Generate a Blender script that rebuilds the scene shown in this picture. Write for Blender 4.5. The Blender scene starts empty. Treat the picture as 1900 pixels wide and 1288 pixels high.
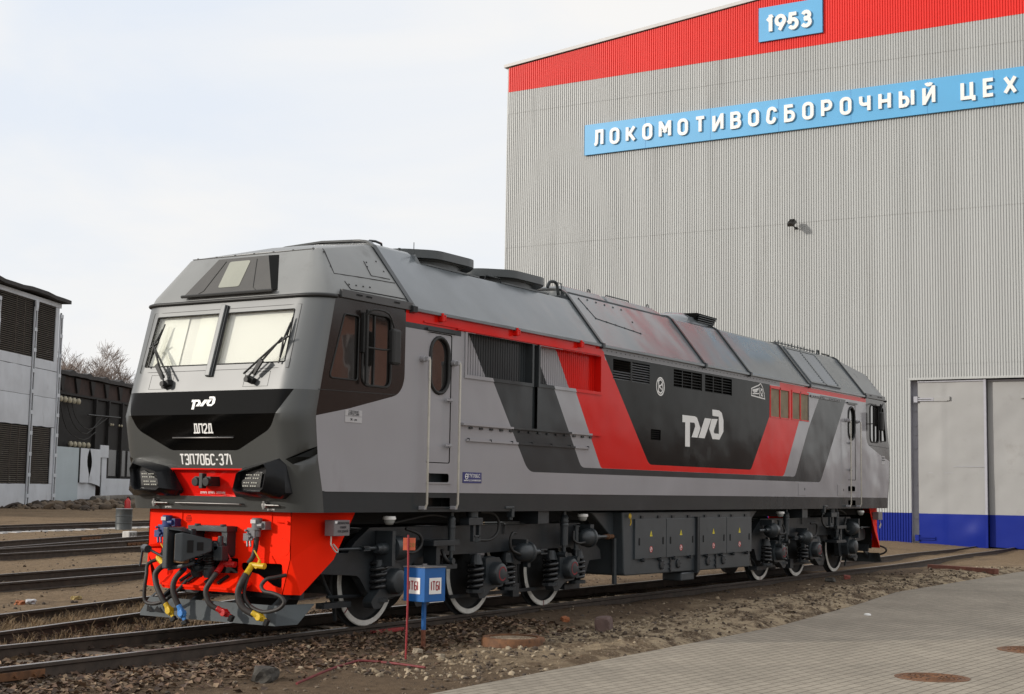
import bpy, bmesh, math, random
from mathutils import Vector, Matrix, noise
from mathutils.geometry import delaunay_2d_cdt
random.seed(11)
S = bpy.context.scene
COL = S.collection
R = math.radians

# ------------------------------------------------------------------ camera
yaw, pit, rol = 0.5580566, 0.0974253, 0.0162370
F = Vector((math.cos(yaw)*math.cos(pit), math.sin(yaw)*math.cos(pit), math.sin(pit)))
Rv = Vector((math.sin(yaw), -math.cos(yaw), 0))
Uv = Rv.cross(F)
R2 = Rv*math.cos(rol)+Uv*math.sin(rol)
U2 = Uv*math.cos(rol)-Rv*math.sin(rol)
cam = bpy.data.cameras.new("camera")
cam.sensor_width = 36
cam.lens = 36*2695.52/1900
cam.clip_start = .1
cam.clip_end = 3000
camo = bpy.data.objects.new("camera", cam)
COL.objects.link(camo)
camo.matrix_world = Matrix(((R2.x, U2.x, -F.x, -13.62445), (R2.y, U2.y, -F.y, -12.89966), (R2.z, U2.z, -F.z, 1.85554), (0, 0, 0, 1)))
S.camera = camo

# ------------------------------------------------------------------ light: low hazy sun from ahead of the nose, thin bright cloud
SUN_EL, SUN_AZ = R(17.5), R(140)
SD = Vector((math.cos(SUN_EL)*math.cos(SUN_AZ), math.cos(SUN_EL)*math.sin(SUN_AZ), math.sin(SUN_EL)))
sun = bpy.data.lights.new("sun", 'SUN')
sun.energy = 2.75
sun.angle = R(2.0)
sun.color = (1.0, .94, .85)
suno = bpy.data.objects.new("sun", sun)
COL.objects.link(suno)
suno.rotation_euler = SD.to_track_quat('Z', 'Y').to_euler()
W = bpy.data.worlds.new("World")
S.world = W
W.use_nodes = True
nt = W.node_tree
nt.nodes.clear()
def wn(t, **k):
    n = nt.nodes.new(t)
    for a, b in k.items():
        setattr(n, a, b)
    return n
wl = nt.links.new
wo = wn('ShaderNodeOutputWorld')
sky = wn('ShaderNodeTexSky', sky_type='NISHITA', sun_disc=False, sun_elevation=SUN_EL, sun_rotation=math.atan2(SD.x, SD.y), air_density=1.2, dust_density=2.5)
b1 = wn('ShaderNodeBackground')
b1.inputs[1].default_value = .10
wl(sky.outputs[0], b1.inputs[0])
tc = wn('ShaderNodeTexCoord')
mp = wn('ShaderNodeMapping')
mp.inputs['Scale'].default_value = (1.6, 1.6, 4.2)
wl(tc.outputs['Generated'], mp.inputs[0])
nz = wn('ShaderNodeTexNoise')
nz.inputs['Scale'].default_value = 1.5
nz.inputs['Detail'].default_value = 6
nz.inputs['Roughness'].default_value = .52
nz.inputs['Distortion'].default_value = .5
wl(mp.outputs[0], nz.inputs['Vector'])
cr = wn('ShaderNodeValToRGB')
cr.color_ramp.elements[0].position = .30
cr.color_ramp.elements[0].color = (.845, .90, .985, 1)
cr.color_ramp.elements[1].position = .54
cr.color_ramp.elements[1].color = (1.0, .985, .965, 1)
wl(nz.outputs['Fac'], cr.inputs[0])
# brighter haze round the sun
dt = wn('ShaderNodeVectorMath', operation='DOT_PRODUCT')
dt.inputs[1].default_value = SD
wl(tc.outputs['Generated'], dt.inputs[0])
mx = wn('ShaderNodeMath', operation='MAXIMUM')
mx.inputs[1].default_value = 0
wl(dt.outputs['Value'], mx.inputs[0])
p1 = wn('ShaderNodeMath', operation='POWER')
p1.inputs[1].default_value = 9
wl(mx.outputs[0], p1.inputs[0])
p2 = wn('ShaderNodeMath', operation='MULTIPLY_ADD')
p2.inputs[1].default_value = .6
p2.inputs[2].default_value = 1.0
wl(p1.outputs[0], p2.inputs[0])
b2 = wn('ShaderNodeBackground')
wl(cr.outputs[0], b2.inputs[0])
wl(p2.outputs[0], b2.inputs[1])
ms = wn('ShaderNodeMixShader')
ms.inputs[0].default_value = .93
wl(b1.outputs[0], ms.inputs[1])
wl(b2.outputs[0], ms.inputs[2])
wl(ms.outputs[0], wo.inputs[0])
S.view_settings.view_transform = 'Standard'
S.view_settings.look = 'None'
S.view_settings.exposure = 0
S.view_settings.gamma = 1
S.render.engine = 'CYCLES'
try:
    S.cycles.use_denoising = True
    S.cycles.max_bounces = 6
except Exception:
    pass

# ------------------------------------------------------------------ materials
MATS = {}
def M(name, col, rough=.5, metal=0., var=.12, vs=3., dirt=None, bump=0., bs=40., wave=0., ws=.9, coat=0., spec=.5, stretch=None):
    if name in MATS:
        return MATS[name]
    m = bpy.data.materials.new(name)
    m.use_nodes = True
    t = m.node_tree
    N, L = t.nodes, t.links
    bs_ = N['Principled BSDF']
    bs_.inputs['Roughness'].default_value = rough
    bs_.inputs['Metallic'].default_value = metal
    bs_.inputs['Specular IOR Level'].default_value = spec
    if coat:
        bs_.inputs['Coat Weight'].default_value = coat
        bs_.inputs['Coat Roughness'].default_value = .05
    c = N.new('ShaderNodeTexCoord')
    src = c.outputs['Object']
    if stretch:
        mpp = N.new('ShaderNodeMapping')
        mpp.inputs['Scale'].default_value = stretch
        L.new(src, mpp.inputs[0])
        src = mpp.outputs[0]
    def nzz(sc, det=5, ro=.55, s=None):
        n = N.new('ShaderNodeTexNoise')
        n.inputs['Scale'].default_value = sc
        n.inputs['Detail'].default_value = det
        n.inputs['Roughness'].default_value = ro
        L.new(s or src, n.inputs['Vector'])
        return n.outputs['Fac']
    mix = N.new('ShaderNodeMix')
    mix.data_type = 'RGBA'
    mix.inputs[6].default_value = tuple(min(1, x*(1-var)) for x in col)+(1,)
    mix.inputs[7].default_value = tuple(min(1, x*(1+var)) for x in col)+(1,)
    mr = N.new('ShaderNodeMapRange')
    mr.inputs[1].default_value = .3
    mr.inputs[2].default_value = .7
    L.new(nzz(vs), mr.inputs[0])
    L.new(mr.outputs[0], mix.inputs[0])
    out = mix.outputs[2]
    if dirt:
        dc, lo, hi, dsc = dirt
        d = N.new('ShaderNodeMapRange')
        d.inputs[1].default_value = lo
        d.inputs[2].default_value = hi
        L.new(nzz(dsc, 8, .62), d.inputs[0])
        mm = N.new('ShaderNodeMix')
        mm.data_type = 'RGBA'
        L.new(d.outputs[0], mm.inputs[0])
        L.new(out, mm.inputs[6])
        mm.inputs[7].default_value = tuple(dc)+(1,)
        out = mm.outputs[2]
        rr = N.new('ShaderNodeMapRange')
        rr.inputs[3].default_value = rough
        rr.inputs[4].default_value = min(1, rough+.3)
        L.new(d.outputs[0], rr.inputs[0])
        L.new(rr.outputs[0], bs_.inputs['Roughness'])
    L.new(out, bs_.inputs['Base Color'])
    nrm = None
    if wave:
        b = N.new('ShaderNodeBump')
        b.inputs['Strength'].default_value = 1
        b.inputs['Distance'].default_value = wave
        L.new(nzz(ws, 2, .4, c.outputs['Object']), b.inputs['Height'])
        nrm = b.outputs[0]
    if bump:
        b = N.new('ShaderNodeBump')
        b.inputs['Strength'].default_value = .6
        b.inputs['Distance'].default_value = bump
        L.new(nzz(bs, 6, .6), b.inputs['Height'])
        if nrm:
            L.new(nrm, b.inputs['Normal'])
        nrm = b.outputs[0]
    if nrm:
        L.new(nrm, bs_.inputs['Normal'])
    MATS[name] = m
    return m

DUST = (.16, .14, .12)
m_light = M('light grey paint', (.325, .32, .338), .16, spec=.4, var=.04, vs=.7, wave=.055, ws=.75, dirt=((.25, .235, .24), .58, .9, 1.3), stretch=(1, 1, .35))
m_dark = M('dark grey paint', (.036, .041, .044), .18, spec=.22, var=.08, vs=.8, wave=.035, ws=.8, dirt=((.075, .072, .07), .62, .95, 1.6), stretch=(1, 1, .4))
m_front = M('cab grey paint', (.046, .049, .048), .36, spec=.7, var=.06, vs=1, wave=.008, ws=.8)
m_roof = M('roof grey paint', (.145, .16, .172), .17, var=.12, vs=.9, wave=.05, ws=.75, dirt=((.19, .185, .18), .6, .9, 2.2))
m_black = M('black paint', (.009, .0095, .009), .14, spec=.09, var=.2, vs=1, wave=.02, ws=.9, dirt=((.028, .027, .025), .58, .95, 1.7))
m_upper = M('cab upper grey paint', (.082, .088, .090), .36, spec=1., var=.06, vs=1, wave=.01, ws=.8)
m_nose = M('black nose paint', (.0025, .0025, .0025), .06, spec=.1, var=.2, vs=1, wave=.003, ws=1.2)
m_red = M('red paint', (.66, .010, .006), .2, spec=.16, var=.08, vs=1, wave=.03, ws=.8, dirt=((.46, .012, .009), .6, .95, 1.6))
m_apron = M('orange red paint', (.90, .020, .0022), .6, spec=.06, var=.04, vs=3, dirt=((.7, .018, .004), .7, .98, 5))
m_surr = M('brown black surround', (.016, .012, .0105), .16, var=.2, vs=1, wave=.01)
m_midgrey = M('middle grey paint', (.16, .157, .165), .3, var=.06, vs=2)
m_under = M('underframe grey paint', (.019, .023, .027), .42, var=.25, vs=4, dirt=((.028, .027, .026), .55, .85, 6), bump=.002)
m_under2 = M('equipment grey paint', (.028, .034, .039), .36, var=.15, vs=4, dirt=((.035, .034, .034), .6, .9, 6))
m_rubber = M('black rubber', (.012, .012, .012), .55, var=.2)
m_hose = M('brown black hose', (.022, .018, .016), .6, var=.3, vs=20)
m_void = M('dark interior', (.006, .006, .006), .9)
m_steel = M('bright steel', (.20, .195, .19), .45, metal=1, var=.1)
m_chrome = M('handrail enamel', (.50, .47, .41), .35, var=.12, vs=9)
m_white = M('white paint', (.80, .79, .77), .45, var=.04, vs=6)
m_tyre = M('white wheel paint', (.70, .68, .63), .5, var=.12, vs=7, dirt=((.2, .19, .17), .6, .85, 9))
m_wheel = M('dark wheel', (.02, .021, .022), .55, var=.3, vs=8)
m_glass = M('dark window glass', (.02, .02, .02), .03, var=.2, spec=.9, coat=.6)
m_wind = bpy.data.materials.new('windscreen glass')
m_wind.use_nodes = True
_t = m_wind.node_tree
_t.nodes.clear()
_o, _x, _a, _b, _f = [_t.nodes.new(k) for k in ('ShaderNodeOutputMaterial', 'ShaderNodeMixShader', 'ShaderNodeBsdfTransparent', 'ShaderNodeBsdfGlossy', 'ShaderNodeLayerWeight')]
_a.inputs[0].default_value = (.95, .955, .945, 1)
_b.inputs['Roughness'].default_value = .02
_f.inputs[0].default_value = .5
_p = _t.nodes.new('ShaderNodeMath')
_p.operation = 'POWER'
_p.inputs[1].default_value = 3
_q = _t.nodes.new('ShaderNodeMath')
_q.operation = 'MULTIPLY_ADD'
_q.inputs[1].default_value = .9
_q.inputs[2].default_value = .05
_t.links.new(_f.outputs['Facing'], _p.inputs[0])
_t.links.new(_p.outputs[0], _q.inputs[0])
_t.links.new(_q.outputs[0], _x.inputs[0])
_t.links.new(_a.outputs[0], _x.inputs[1])
_t.links.new(_b.outputs[0], _x.inputs[2])
_t.links.new(_x.outputs[0], _o.inputs[0])
m_blind = M('cream blind', (.93, .925, .83), .7, var=.02, vs=1.5)
m_blind2 = M('dimmer cream blind', (.85, .84, .77), .7, var=.02, vs=1.5)  # duller tone, so leaves of the paler one read as sunlit
m_yellow = M('yellow paint', (.58, .38, .015), .4, var=.12, vs=10)
m_blue = M('blue paint', (.02, .075, .27), .4, var=.15, vs=10)
m_ltblue = M('light blue paint', (.05, .2, .50), .4, var=.12, vs=10)
m_valvered = M('valve red paint', (.42, .010, .010), .4, var=.15, vs=12)
m_led = M('led lens', (.55, .54, .48), .35, var=.1)
m_darkseam = M('dark seam', (.02, .02, .02), .6)
m_tan = M('tan dust filter', (.24, .19, .125), .8, var=.2, vs=5, bump=.004, bs=60)
m_louv = M('louvre reflection grey', (.22, .23, .245), .35, var=.1)
m_rail_top = M('worn rail head', (.27, .245, .23), .42, metal=.7, var=.15, vs=6)
m_rail = M('rusty rail side', (.05, .036, .027), .7, var=.35, vs=7, bump=.003, bs=30)
m_rust = M('rusty iron', (.135, .058, .022), .75, var=.35, vs=9, dirt=((.06, .036, .024), .5, .75, 14), bump=.004, bs=50)

# ------------------------------------------------------------------ mesh helpers
class MB:
    def __init__(s, T=None):
        s.v, s.f, s.m, s.T = [], [], [], T
    def add(s, vs, fs, m=0):
        o = len(s.v)
        for p in vs:
            p = Vector(p)
            s.v.append(s.T(p) if s.T else p)
        for i, f in enumerate(fs):
            s.f.append([o+k for k in f])
            s.m.append(m if isinstance(m, int) else m[i])
    def hexa(s, p, m=0):
        s.add(p, [(0, 3, 2, 1), (4, 5, 6, 7), (0, 1, 5, 4), (1, 2, 6, 5), (2, 3, 7, 6), (3, 0, 4, 7)], m)
    def box(s, x0, x1, y0, y1, z0, z1, m=0):
        s.hexa([(x0, y0, z0), (x1, y0, z0), (x1, y1, z0), (x0, y1, z0), (x0, y0, z1), (x1, y0, z1), (x1, y1, z1), (x0, y1, z1)], m)
    def obox(s, c, ux, uy, uz, sx, sy, sz, m=0):
        c, ux, uy, uz = Vector(c), Vector(ux).normalized()*sx/2, Vector(uy).normalized()*sy/2, Vector(uz).normalized()*sz/2
        s.hexa([c-ux-uy-uz, c+ux-uy-uz, c+ux+uy-uz, c-ux+uy-uz, c-ux-uy+uz, c+ux-uy+uz, c+ux+uy+uz, c-ux+uy+uz], m)
    def lathe(s, prof, o, ax, n=20, m=0, caps=True, a0=0.):
        o, ax = Vector(o), Vector(ax).normalized()
        e1 = ax.orthogonal().normalized()
        e2 = ax.cross(e1)
        vs, fs = [], []
        for r, h in prof:
            for k in range(n):
                a = a0+2*math.pi*k/n
                vs.append(o+ax*h+e1*(r*math.cos(a))+e2*(r*math.sin(a)))
        for i in range(len(prof)-1):
            for k in range(n):
                k2 = (k+1) % n
                fs.append((i*n+k, i*n+k2, (i+1)*n+k2, (i+1)*n+k))
        if caps:
            fs.append(tuple(range(n-1, -1, -1)))
            fs.append(tuple((len(prof)-1)*n+k for k in range(n)))
        s.add(vs, fs, m)
    def cyl(s, a, b, r, r2=None, n=16, m=0):
        a, b = Vector(a), Vector(b)
        s.lathe([(r, 0), (r if r2 is None else r2, (b-a).length)], a, b-a, n, m)
    def tube(s, pts, r, n=8, m=0, sm=3, caps=True):
        pts = [Vector(p) for p in pts]
        if sm > 1 and len(pts) > 2:
            q = []
            P = [pts[0]*2-pts[1]]+pts+[pts[-1]*2-pts[-2]]
            for i in range(1, len(P)-2):
                for k in range(sm):
                    t = k/sm
                    a, b, c, d = P[i-1:i+3]
                    q.append(.5*((2*b)+(c-a)*t+(2*a-5*b+4*c-d)*t*t+(3*b-a-3*c+d)*t**3))
            q.append(pts[-1])
            pts = q
        rs = r if isinstance(r, (list, tuple)) else None
        vs, fs = [], []
        e = None
        for i, p in enumerate(pts):
            t = (pts[min(i+1, len(pts)-1)]-pts[max(i-1, 0)]).normalized()
            if e is None:
                e = t.orthogonal().normalized()
            e = (e-t*e.dot(t))
            if e.length < 1e-6:
                e = t.orthogonal()
            e.normalize()
            f = t.cross(e)
            rr = r if rs is None else rs[0]+(rs[1]-rs[0])*i/(len(pts)-1)
            for k in range(n):
                a = 2*math.pi*k/n
                vs.append(p+e*rr*math.cos(a)+f*rr*math.sin(a))
        for i in range(len(pts)-1):
            for k in range(n):
                k2 = (k+1) % n
                fs.append((i*n+k, i*n+k2, (i+1)*n+k2, (i+1)*n+k))
        if caps:
            fs.append(tuple(range(n-1, -1, -1)))
            fs.append(tuple((len(pts)-1)*n+k for k in range(n)))
        s.add(vs, fs, m)
    def prism(s, poly, ax, a, b, m=0):
        def P(u, w, t):
            return {'y': (u, t, w), 'x': (t, u, w), 'z': (u, w, t)}[ax]
        n = len(poly)
        vs = [P(u, w, a) for u, w in poly]+[P(u, w, b) for u, w in poly]
        fs = [tuple(range(n)), tuple(range(2*n-1, n-1, -1))]+[(i, (i+1) % n, n+(i+1) % n, n+i) for i in range(n)]
        s.add(vs, fs, m)
    def helix(s, c, rad, h, turns, wire, n=8, m=0):
        c = Vector(c)
        k = int(turns*14)
        s.tube([c+Vector((rad*math.cos(i/14*2*math.pi), rad*math.sin(i/14*2*math.pi), h*i/k)) for i in range(k+1)], wire, n, m, 1)
    def build(s, name, mats, parent=None, bevel=0., smooth=0., loc=None, seg=2, recalc=True):
        me = bpy.data.meshes.new(name)
        me.from_pydata([tuple(v) for v in s.v], [], s.f)
        if not isinstance(mats, (list, tuple)):
            mats = [mats]
        for x in mats:
            me.materials.append(x)
        me.polygons.foreach_set('material_index', s.m)
        if recalc or bevel:
            bm = bmesh.new()
            bm.from_mesh(me)
            if recalc:
                bmesh.ops.recalc_face_normals(bm, faces=bm.faces)
            if bevel:
                ed = [e for e in bm.edges if len(e.link_faces) == 2 and e.calc_face_angle(0) > .5]
                bmesh.ops.bevel(bm, geom=ed, offset=bevel, segments=seg, affect='EDGES', profile=.5, clamp_overlap=True)
            bm.to_mesh(me)
            bm.free()
        if smooth:
            me.polygons.foreach_set('use_smooth', [True]*len(me.polygons))
            me.set_sharp_from_angle(angle=R(smooth))
        me.update()
        o = bpy.data.objects.new(name, me)
        COL.objects.link(o)
        if parent:
            o.parent = parent
        if loc:
            o.location = loc
        return o

def thing(name, label, cat, loc=(0, 0, 0), rz=0., group=None):
    o = bpy.data.objects.new(name, None)
    COL.objects.link(o)
    o.location = loc
    o.rotation_euler = (0, 0, rz)
    tag(o, label, cat, group)
    return o
def tag(o, label, cat, group=None, kind=None):
    if label:
        o['label'] = label
    if cat:
        o['category'] = cat
    if group:
        o['group'] = group
    if kind:
        o['kind'] = kind
    return o

def inpoly(x, y, P):
    c = False
    j = len(P)-1
    for i in range(len(P)):
        xi, yi = P[i]
        xj, yj = P[j]
        if (yi > y) != (yj > y) and x < (xj-xi)*(y-yi)/(yj-yi)+xi:
            c = not c
        j = i
    return c
def fillet(P, rad, n=5):
    """round the corners of closed polygon P; rad = {index: radius} or one radius"""
    out = []
    k = len(P)
    for i in range(k):
        r = rad.get(i, 0) if isinstance(rad, dict) else rad
        p = Vector(P[i])
        if not r:
            out.append(tuple(p))
            continue
        a, b = Vector(P[i-1])-p, Vector(P[(i+1) % k])-p
        la, lb = a.length, b.length
        a.normalize()
        b.normalize()
        ang = math.acos(max(-1, min(1, a.dot(b))))
        d = min(r/math.tan(ang/2), la*.49, lb*.49)
        s0, s1 = p+a*d, p+b*d
        for q in range(n+1):
            t = q/n
            out.append(tuple((1-t)**2*s0+2*t*(1-t)*p+t*t*s1))
    return out
def rect(x0, x1, z0, z1):
    return [(x0, z0), (x1, z0), (x1, z1), (x0, z1)]
def stadium(x0, x1, z0, z1, n=10):
    r = (x1-x0)/2
    cx = (x0+x1)/2
    return [(cx+r*math.cos(math.pi*k/n), z1-r+r*math.sin(math.pi*k/n)) for k in range(n+1)]+[(cx-r*math.cos(math.pi*k/n), z0+r-r*math.sin(math.pi*k/n)) for k in range(n+1)]
def cdt(polys, classify, extra=(), lines=()):
    vs, es = [], []
    for P in polys:
        o = len(vs)
        vs += [Vector(p[:2]) for p in P]
        es += [(o+i, o+(i+1) % len(P)) for i in range(len(P))]
    for P in lines:
        o = len(vs)
        vs += [Vector(p[:2]) for p in P]
        es += [(o+i, o+i+1) for i in range(len(P)-1)]
    vs += [Vector(p) for p in extra]
    r = delaunay_2d_cdt(vs, es, [], 0, 1e-4)
    V, T, K = [tuple(v) for v in r[0]], [], []
    for t in r[2]:
        cx = sum(V[i][0] for i in t)/3
        cy = sum(V[i][1] for i in t)/3
        k = classify(cx, cy)
        if k is not None:
            T.append(tuple(t))
            K.append(k)
    us = sorted({i for t in T for i in t})
    mp_ = {i: k for k, i in enumerate(us)}
    return [V[i] for i in us], [tuple(mp_[i] for i in t) for t in T], K
def solid2d(V, T, f0, f1, mb, m=0):
    """extrude a flat triangulation: f0, f1 map (u,v) to the back and front point"""
    n = len(V)
    cnt = {}
    for t in T:
        for a, b in ((t[0], t[1]), (t[1], t[2]), (t[2], t[0])):
            cnt[(a, b)] = 1
    fs = [tuple(n+i for i in t) for t in T]+[tuple(reversed(t)) for t in T]
    for (a, b) in cnt:
        if (b, a) not in cnt:
            fs.append((a, b, n+b, n+a))
    mb.add([f0(*v) for v in V]+[f1(*v) for v in V], fs, m)

# ------------------------------------------------------------------ stroke lettering
def arc(cx, cy, rx, ry, a0, a1, n=8):
    return [(cx+rx*math.cos(R(a0+(a1-a0)*k/n)), cy+ry*math.sin(R(a0+(a1-a0)*k/n))) for k in range(n+1)]
def rr(x0, x1, y0, y1, r, n=4):
    P = arc(x1-r, y1-r, r, r, 0, 90, n)+arc(x0+r, y1-r, r, r, 90, 180, n)+arc(x0+r, y0+r, r, r, 180, 270, n)+arc(x1-r, y0+r, r, r, 270, 360, n)
    return P+[P[0]]
# rounded shop-sign alphabet: width, strokes (box 0..w x 0..1)
RO = {
 'Л': (.62, [[(0, .02), (.09, .03), (.15, .12), (.17, .4), (.18, 1), (.62, 1), (.62, 0)]]),
 'О': (.58, [rr(0, .58, 0, 1, .25)]),
 'К': (.6, [[(0, 0), (0, 1)], [(0, .48), (.2, .48)], [(.58, 1), (.2, .5), (.6, 0)]]),
 'М': (.74, [[(0, 0), (0, 1), (.05, 1), (.37, .42), (.69, 1), (.74, 1), (.74, 0)]]),
 'Т': (.62, [[(0, 1), (.62, 1)], [(.31, 1), (.31, 0)]]),
 'И': (.62, [[(0, 1), (0, 0), (.03, 0), (.59, 1), (.62, 1), (.62, 0)]]),
 'Й': (.62, [[(0, 1), (0, 0), (.03, 0), (.59, 1), (.62, 1), (.62, 0)], arc(.31, 1.33, .15, .13, 180, 360, 8)]),
 'В': (.58, [[(.36, .53)]+arc(.36, .765, .19, .235, -90, 90, 6)+[(0, 1), (0, 0), (.36, 0)]+arc(.36, .265, .22, .265, -90, 90, 6), [(0, .53), (.36, .53)]]),
 'С': (.56, [[(.56, .74)]+arc(.31, .75, .25, .25, 0, 180, 8)[0:]+arc(.25, .25, .25, .25, 180, 360, 8)+[(.56, .27)]]),
 'Б': (.56, [[(.52, 1), (0, 1), (0, 0), (.32, 0)]+arc(.32, .29, .24, .29, -90, 90, 7)+[(0, .58)]]),
 'Р': (.56, [[(0, 0), (0, 1), (.32, 1)]+arc(.32, .72, .24, .28, 90, -90, 7)+[(0, .44)]]),
 'Ч': (.56, [[(0, 1), (0, .66)]+arc(.22, .66, .22, .22, 180, 270, 5)+[(.56, .44)], [(.56, 1), (.56, 0)]]),
 'Н': (.62, [[(0, 0), (0, 1)], [(.62, 0), (.62, 1)], [(0, .5), (.62, .5)]]),
 'Ы': (.8, [[(0, 1), (0, 0), (.26, 0)]+arc(.26, .28, .22, .28, -90, 90, 7)+[(0, .56)], [(.8, 1), (.8, 0)]]),
 'Ц': (.66, [[(0, 1), (0, 0), (.72, 0), (.72, -.22)], [(.58, 1), (.58, 0)]]),
 'Е': (.52, [[(.52, 1), (0, 1), (0, 0), (.52, 0)], [(0, .51), (.46, .51)]]),
 'Х': (.62, [[(0, 1), (.62, 0)], [(.62, 1), (0, 0)]]),
 ' ': (.34, []),
 '1': (.3, [[(0, .78), (.24, 1), (.24, 0)]]),
 '9': (.58, [arc(.29, .69, .29, .31, 0, 360, 18), [(.55, .55), (.22, 0)]]),
 '5': (.56, [[(.5, 1), (.08, 1), (.04, .52)]+arc(.26, .31, .28, .31, 125, -150, 12)]),
 '3': (.56, [arc(.27, .76, .24, .24, 160, -90, 10)+arc(.27, .27, .28, .27, 90, -155, 10)]),
}
# narrow angular alphabet of the running number
AN = {
 'Т': (.42, [[(0, 1), (.42, 1)], [(.21, 1), (.21, 0)]]),
 'Э': (.36, [[(0, .84), (0, 1), (.28, 1), (.36, .9), (.36, .1), (.28, 0), (0, 0), (0, .16)], [(.1, .5), (.36, .5)]]),
 'П': (.4, [[(0, 0), (0, 1), (.4, 1), (.4, 0)]]),
 '7': (.4, [[(0, 1), (.4, 1), (.16, 0)]]),
 '0': (.4, [[(.08, 0), (0, .1), (0, .9), (.08, 1), (.32, 1), (.4, .9), (.4, .1), (.32, 0), (.08, 0)]]),
 'Б': (.4, [[(.38, 1), (0, 1), (0, 0), (.32, 0), (.4, .1), (.4, .46), (.32, .56), (0, .56)]]),
 'С': (.38, [[(.38, .84), (.38, .92), (.3, 1), (.08, 1), (0, .9), (0, .1), (.08, 0), (.3, 0), (.38, .08), (.38, .16)]]),
 '-': (.22, [[(0, .5), (.22, .5)]]),
 '3': (.38, [[(0, .84), (0, .92), (.08, 1), (.3, 1), (.38, .9), (.38, .62), (.26, .52), (.38, .42), (.38, .1), (.3, 0), (.08, 0), (0, .08), (0, .16)]]),
 '1': (.14, [[(.02, 1), (.14, 0)]]),
 'Д': (.44, [[(-.03, -.04), (-.03, .06), (.47, .06), (.47, -.04)], [(.06, .06), (.1, 1), (.36, 1), (.38, .06)]]),
 '2': (.38, [[(0, .8), (0, .9), (.08, 1), (.3, 1), (.38, .9), (.38, .64), (0, .1), (0, .04), (.4, .04)]]),
 'Г': (.36, [[(0, 0), (0, 1), (.36, 1)]]),
 '6': (.36, [[(.36, .95), (.1, .95), (0, .8), (0, .1), (.08, 0), (.3, 0), (.36, .1), (.36, .42), (.3, .5), (0, .5)]]),
 ' ': (.2, []),
}
def stroke_quads(lines, w):
    q = []
    for L_ in lines:
        pts = [Vector(p) for p in L_]
        closed = (pts[0]-pts[-1]).length < 1e-4
        n = len(pts)
        def ext(i, j, k):
            a, b = (pts[j]-pts[i]).normalized(), (pts[k]-pts[j]).normalized()
            th = a.angle(b, 0)
            return min(w*.75, w/2*math.tan(th/2)) if th < 2.6 else w*.5
        for i in range(n-1):
            a, b = pts[i], pts[i+1]
            if (b-a).length < 1e-5:
                continue
            d = (b-a).normalized()
            nn = Vector((-d.y, d.x))*w/2
            e0 = ext(i-1, i, i+1) if i else (ext(n-2, 0, 1) if closed else 0)
            e1 = ext(i, i+1, i+2) if i < n-2 else (ext(n-2, n-1, 1) if closed else 0)
            a, b = a-d*e0, b+d*e1
            q.append([tuple(a-nn), tuple(b-nn), tuple(b+nn), tuple(a+nn)])
    return q
def glyph2d(ch, font, h, w, x=0., y=0., sx=1.):
    ww, ls = font[ch]
    ls = [[(x+px*h*sx, y+py*h) for px, py in L_] for L_ in ls]
    q = stroke_quads(ls, w)
    def cl(cx, cy):
        for P in q:
            if inpoly(cx, cy, P):
                return 0
        return None
    V, T, K = cdt(q, cl)
    return V, T
def text2d(s, font, h, w, gap, sx=1.):
    x = 0
    out = []
    for ch in s:
        if font[ch][1]:
            out.append((ch,)+glyph2d(ch, font, h, w, x, 0, sx))
        x += font[ch][0]*h*sx+gap
    return out, x-gap
FONT_TMP = []
def font_mesh(s, h, name, mat, parent, origin, ux, uy, align='CENTER', depth=.0015, offset=0.):
    """small lettering from the built-in font, standing 2 mm proud of what carries it"""
    c = bpy.data.curves.new(name, 'FONT')
    c.body = s
    c.size = h*1.4
    c.align_x = align
    c.extrude = depth
    c.offset = offset
    c.resolution_u = 3
    o = bpy.data.objects.new(name+'_t', c)
    COL.objects.link(o)
    me = bpy.data.meshes.new_from_object(o.evaluated_get(bpy.context.evaluated_depsgraph_get()))
    bpy.data.objects.remove(o)
    ux, uy = Vector(ux).normalized(), Vector(uy).normalized()
    n = ux.cross(uy)
    og = Vector(origin)
    for v in me.vertices:
        v.co = og+ux*v.co.x+uy*v.co.y+n*v.co.z
    me.materials.clear()
    me.materials.append(mat)
    ob = bpy.data.objects.new(name, me)
    COL.objects.link(ob)
    ob.parent = parent
    return ob
# ================================================================== LOCOMOTIVE (rail top z = 0, nose at x = 0, visible side y = -1.54)
LB, LW, YS, YB = 22.76, 22.561, 1.54, 1.18
loco = thing('locomotive', 'red, grey and black diesel passenger locomotive with orange-red snow apron standing on the track', 'locomotive')
def lerp(T, z):
    for (a, x0), (b, x1) in zip(T, T[1:]):
        if z <= b:
            return x0+(x1-x0)*(z-a)/(b-a)
    return T[-1][1]
XF = [(1.0, -.03), (1.53, -.03), (1.9, -.11), (2.72, -.283), (4.3, .16)]
XE = [(1.0, .30), (1.53, .30), (1.8, .26), (2.19, .16), (2.68, .10), (2.76, .105), (4.17, .41), (4.3, .44)]
def xf(z): return lerp(XF, z)
def xe(z): return lerp(XE, z)
def SF(u, z, off=0.):
    a, s = abs(u), (1 if u >= 0 else -1)
    if a <= YB:
        x, y, nx, ny = xf(z), a, -1, 0
    else:
        th = min(1, (a-YB)/.5)*math.pi/2
        x0 = xf(z)
        x, y = x0+(xe(z)-x0)*(1-math.cos(th)), YB+.36*math.sin(th)
        nx, ny = -math.cos(th), math.sin(th)
    return Vector((x+nx*off, s*(y+ny*off), z))
def mirx(p): return Vector((LB-p.x, p.y, p.z))

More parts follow.
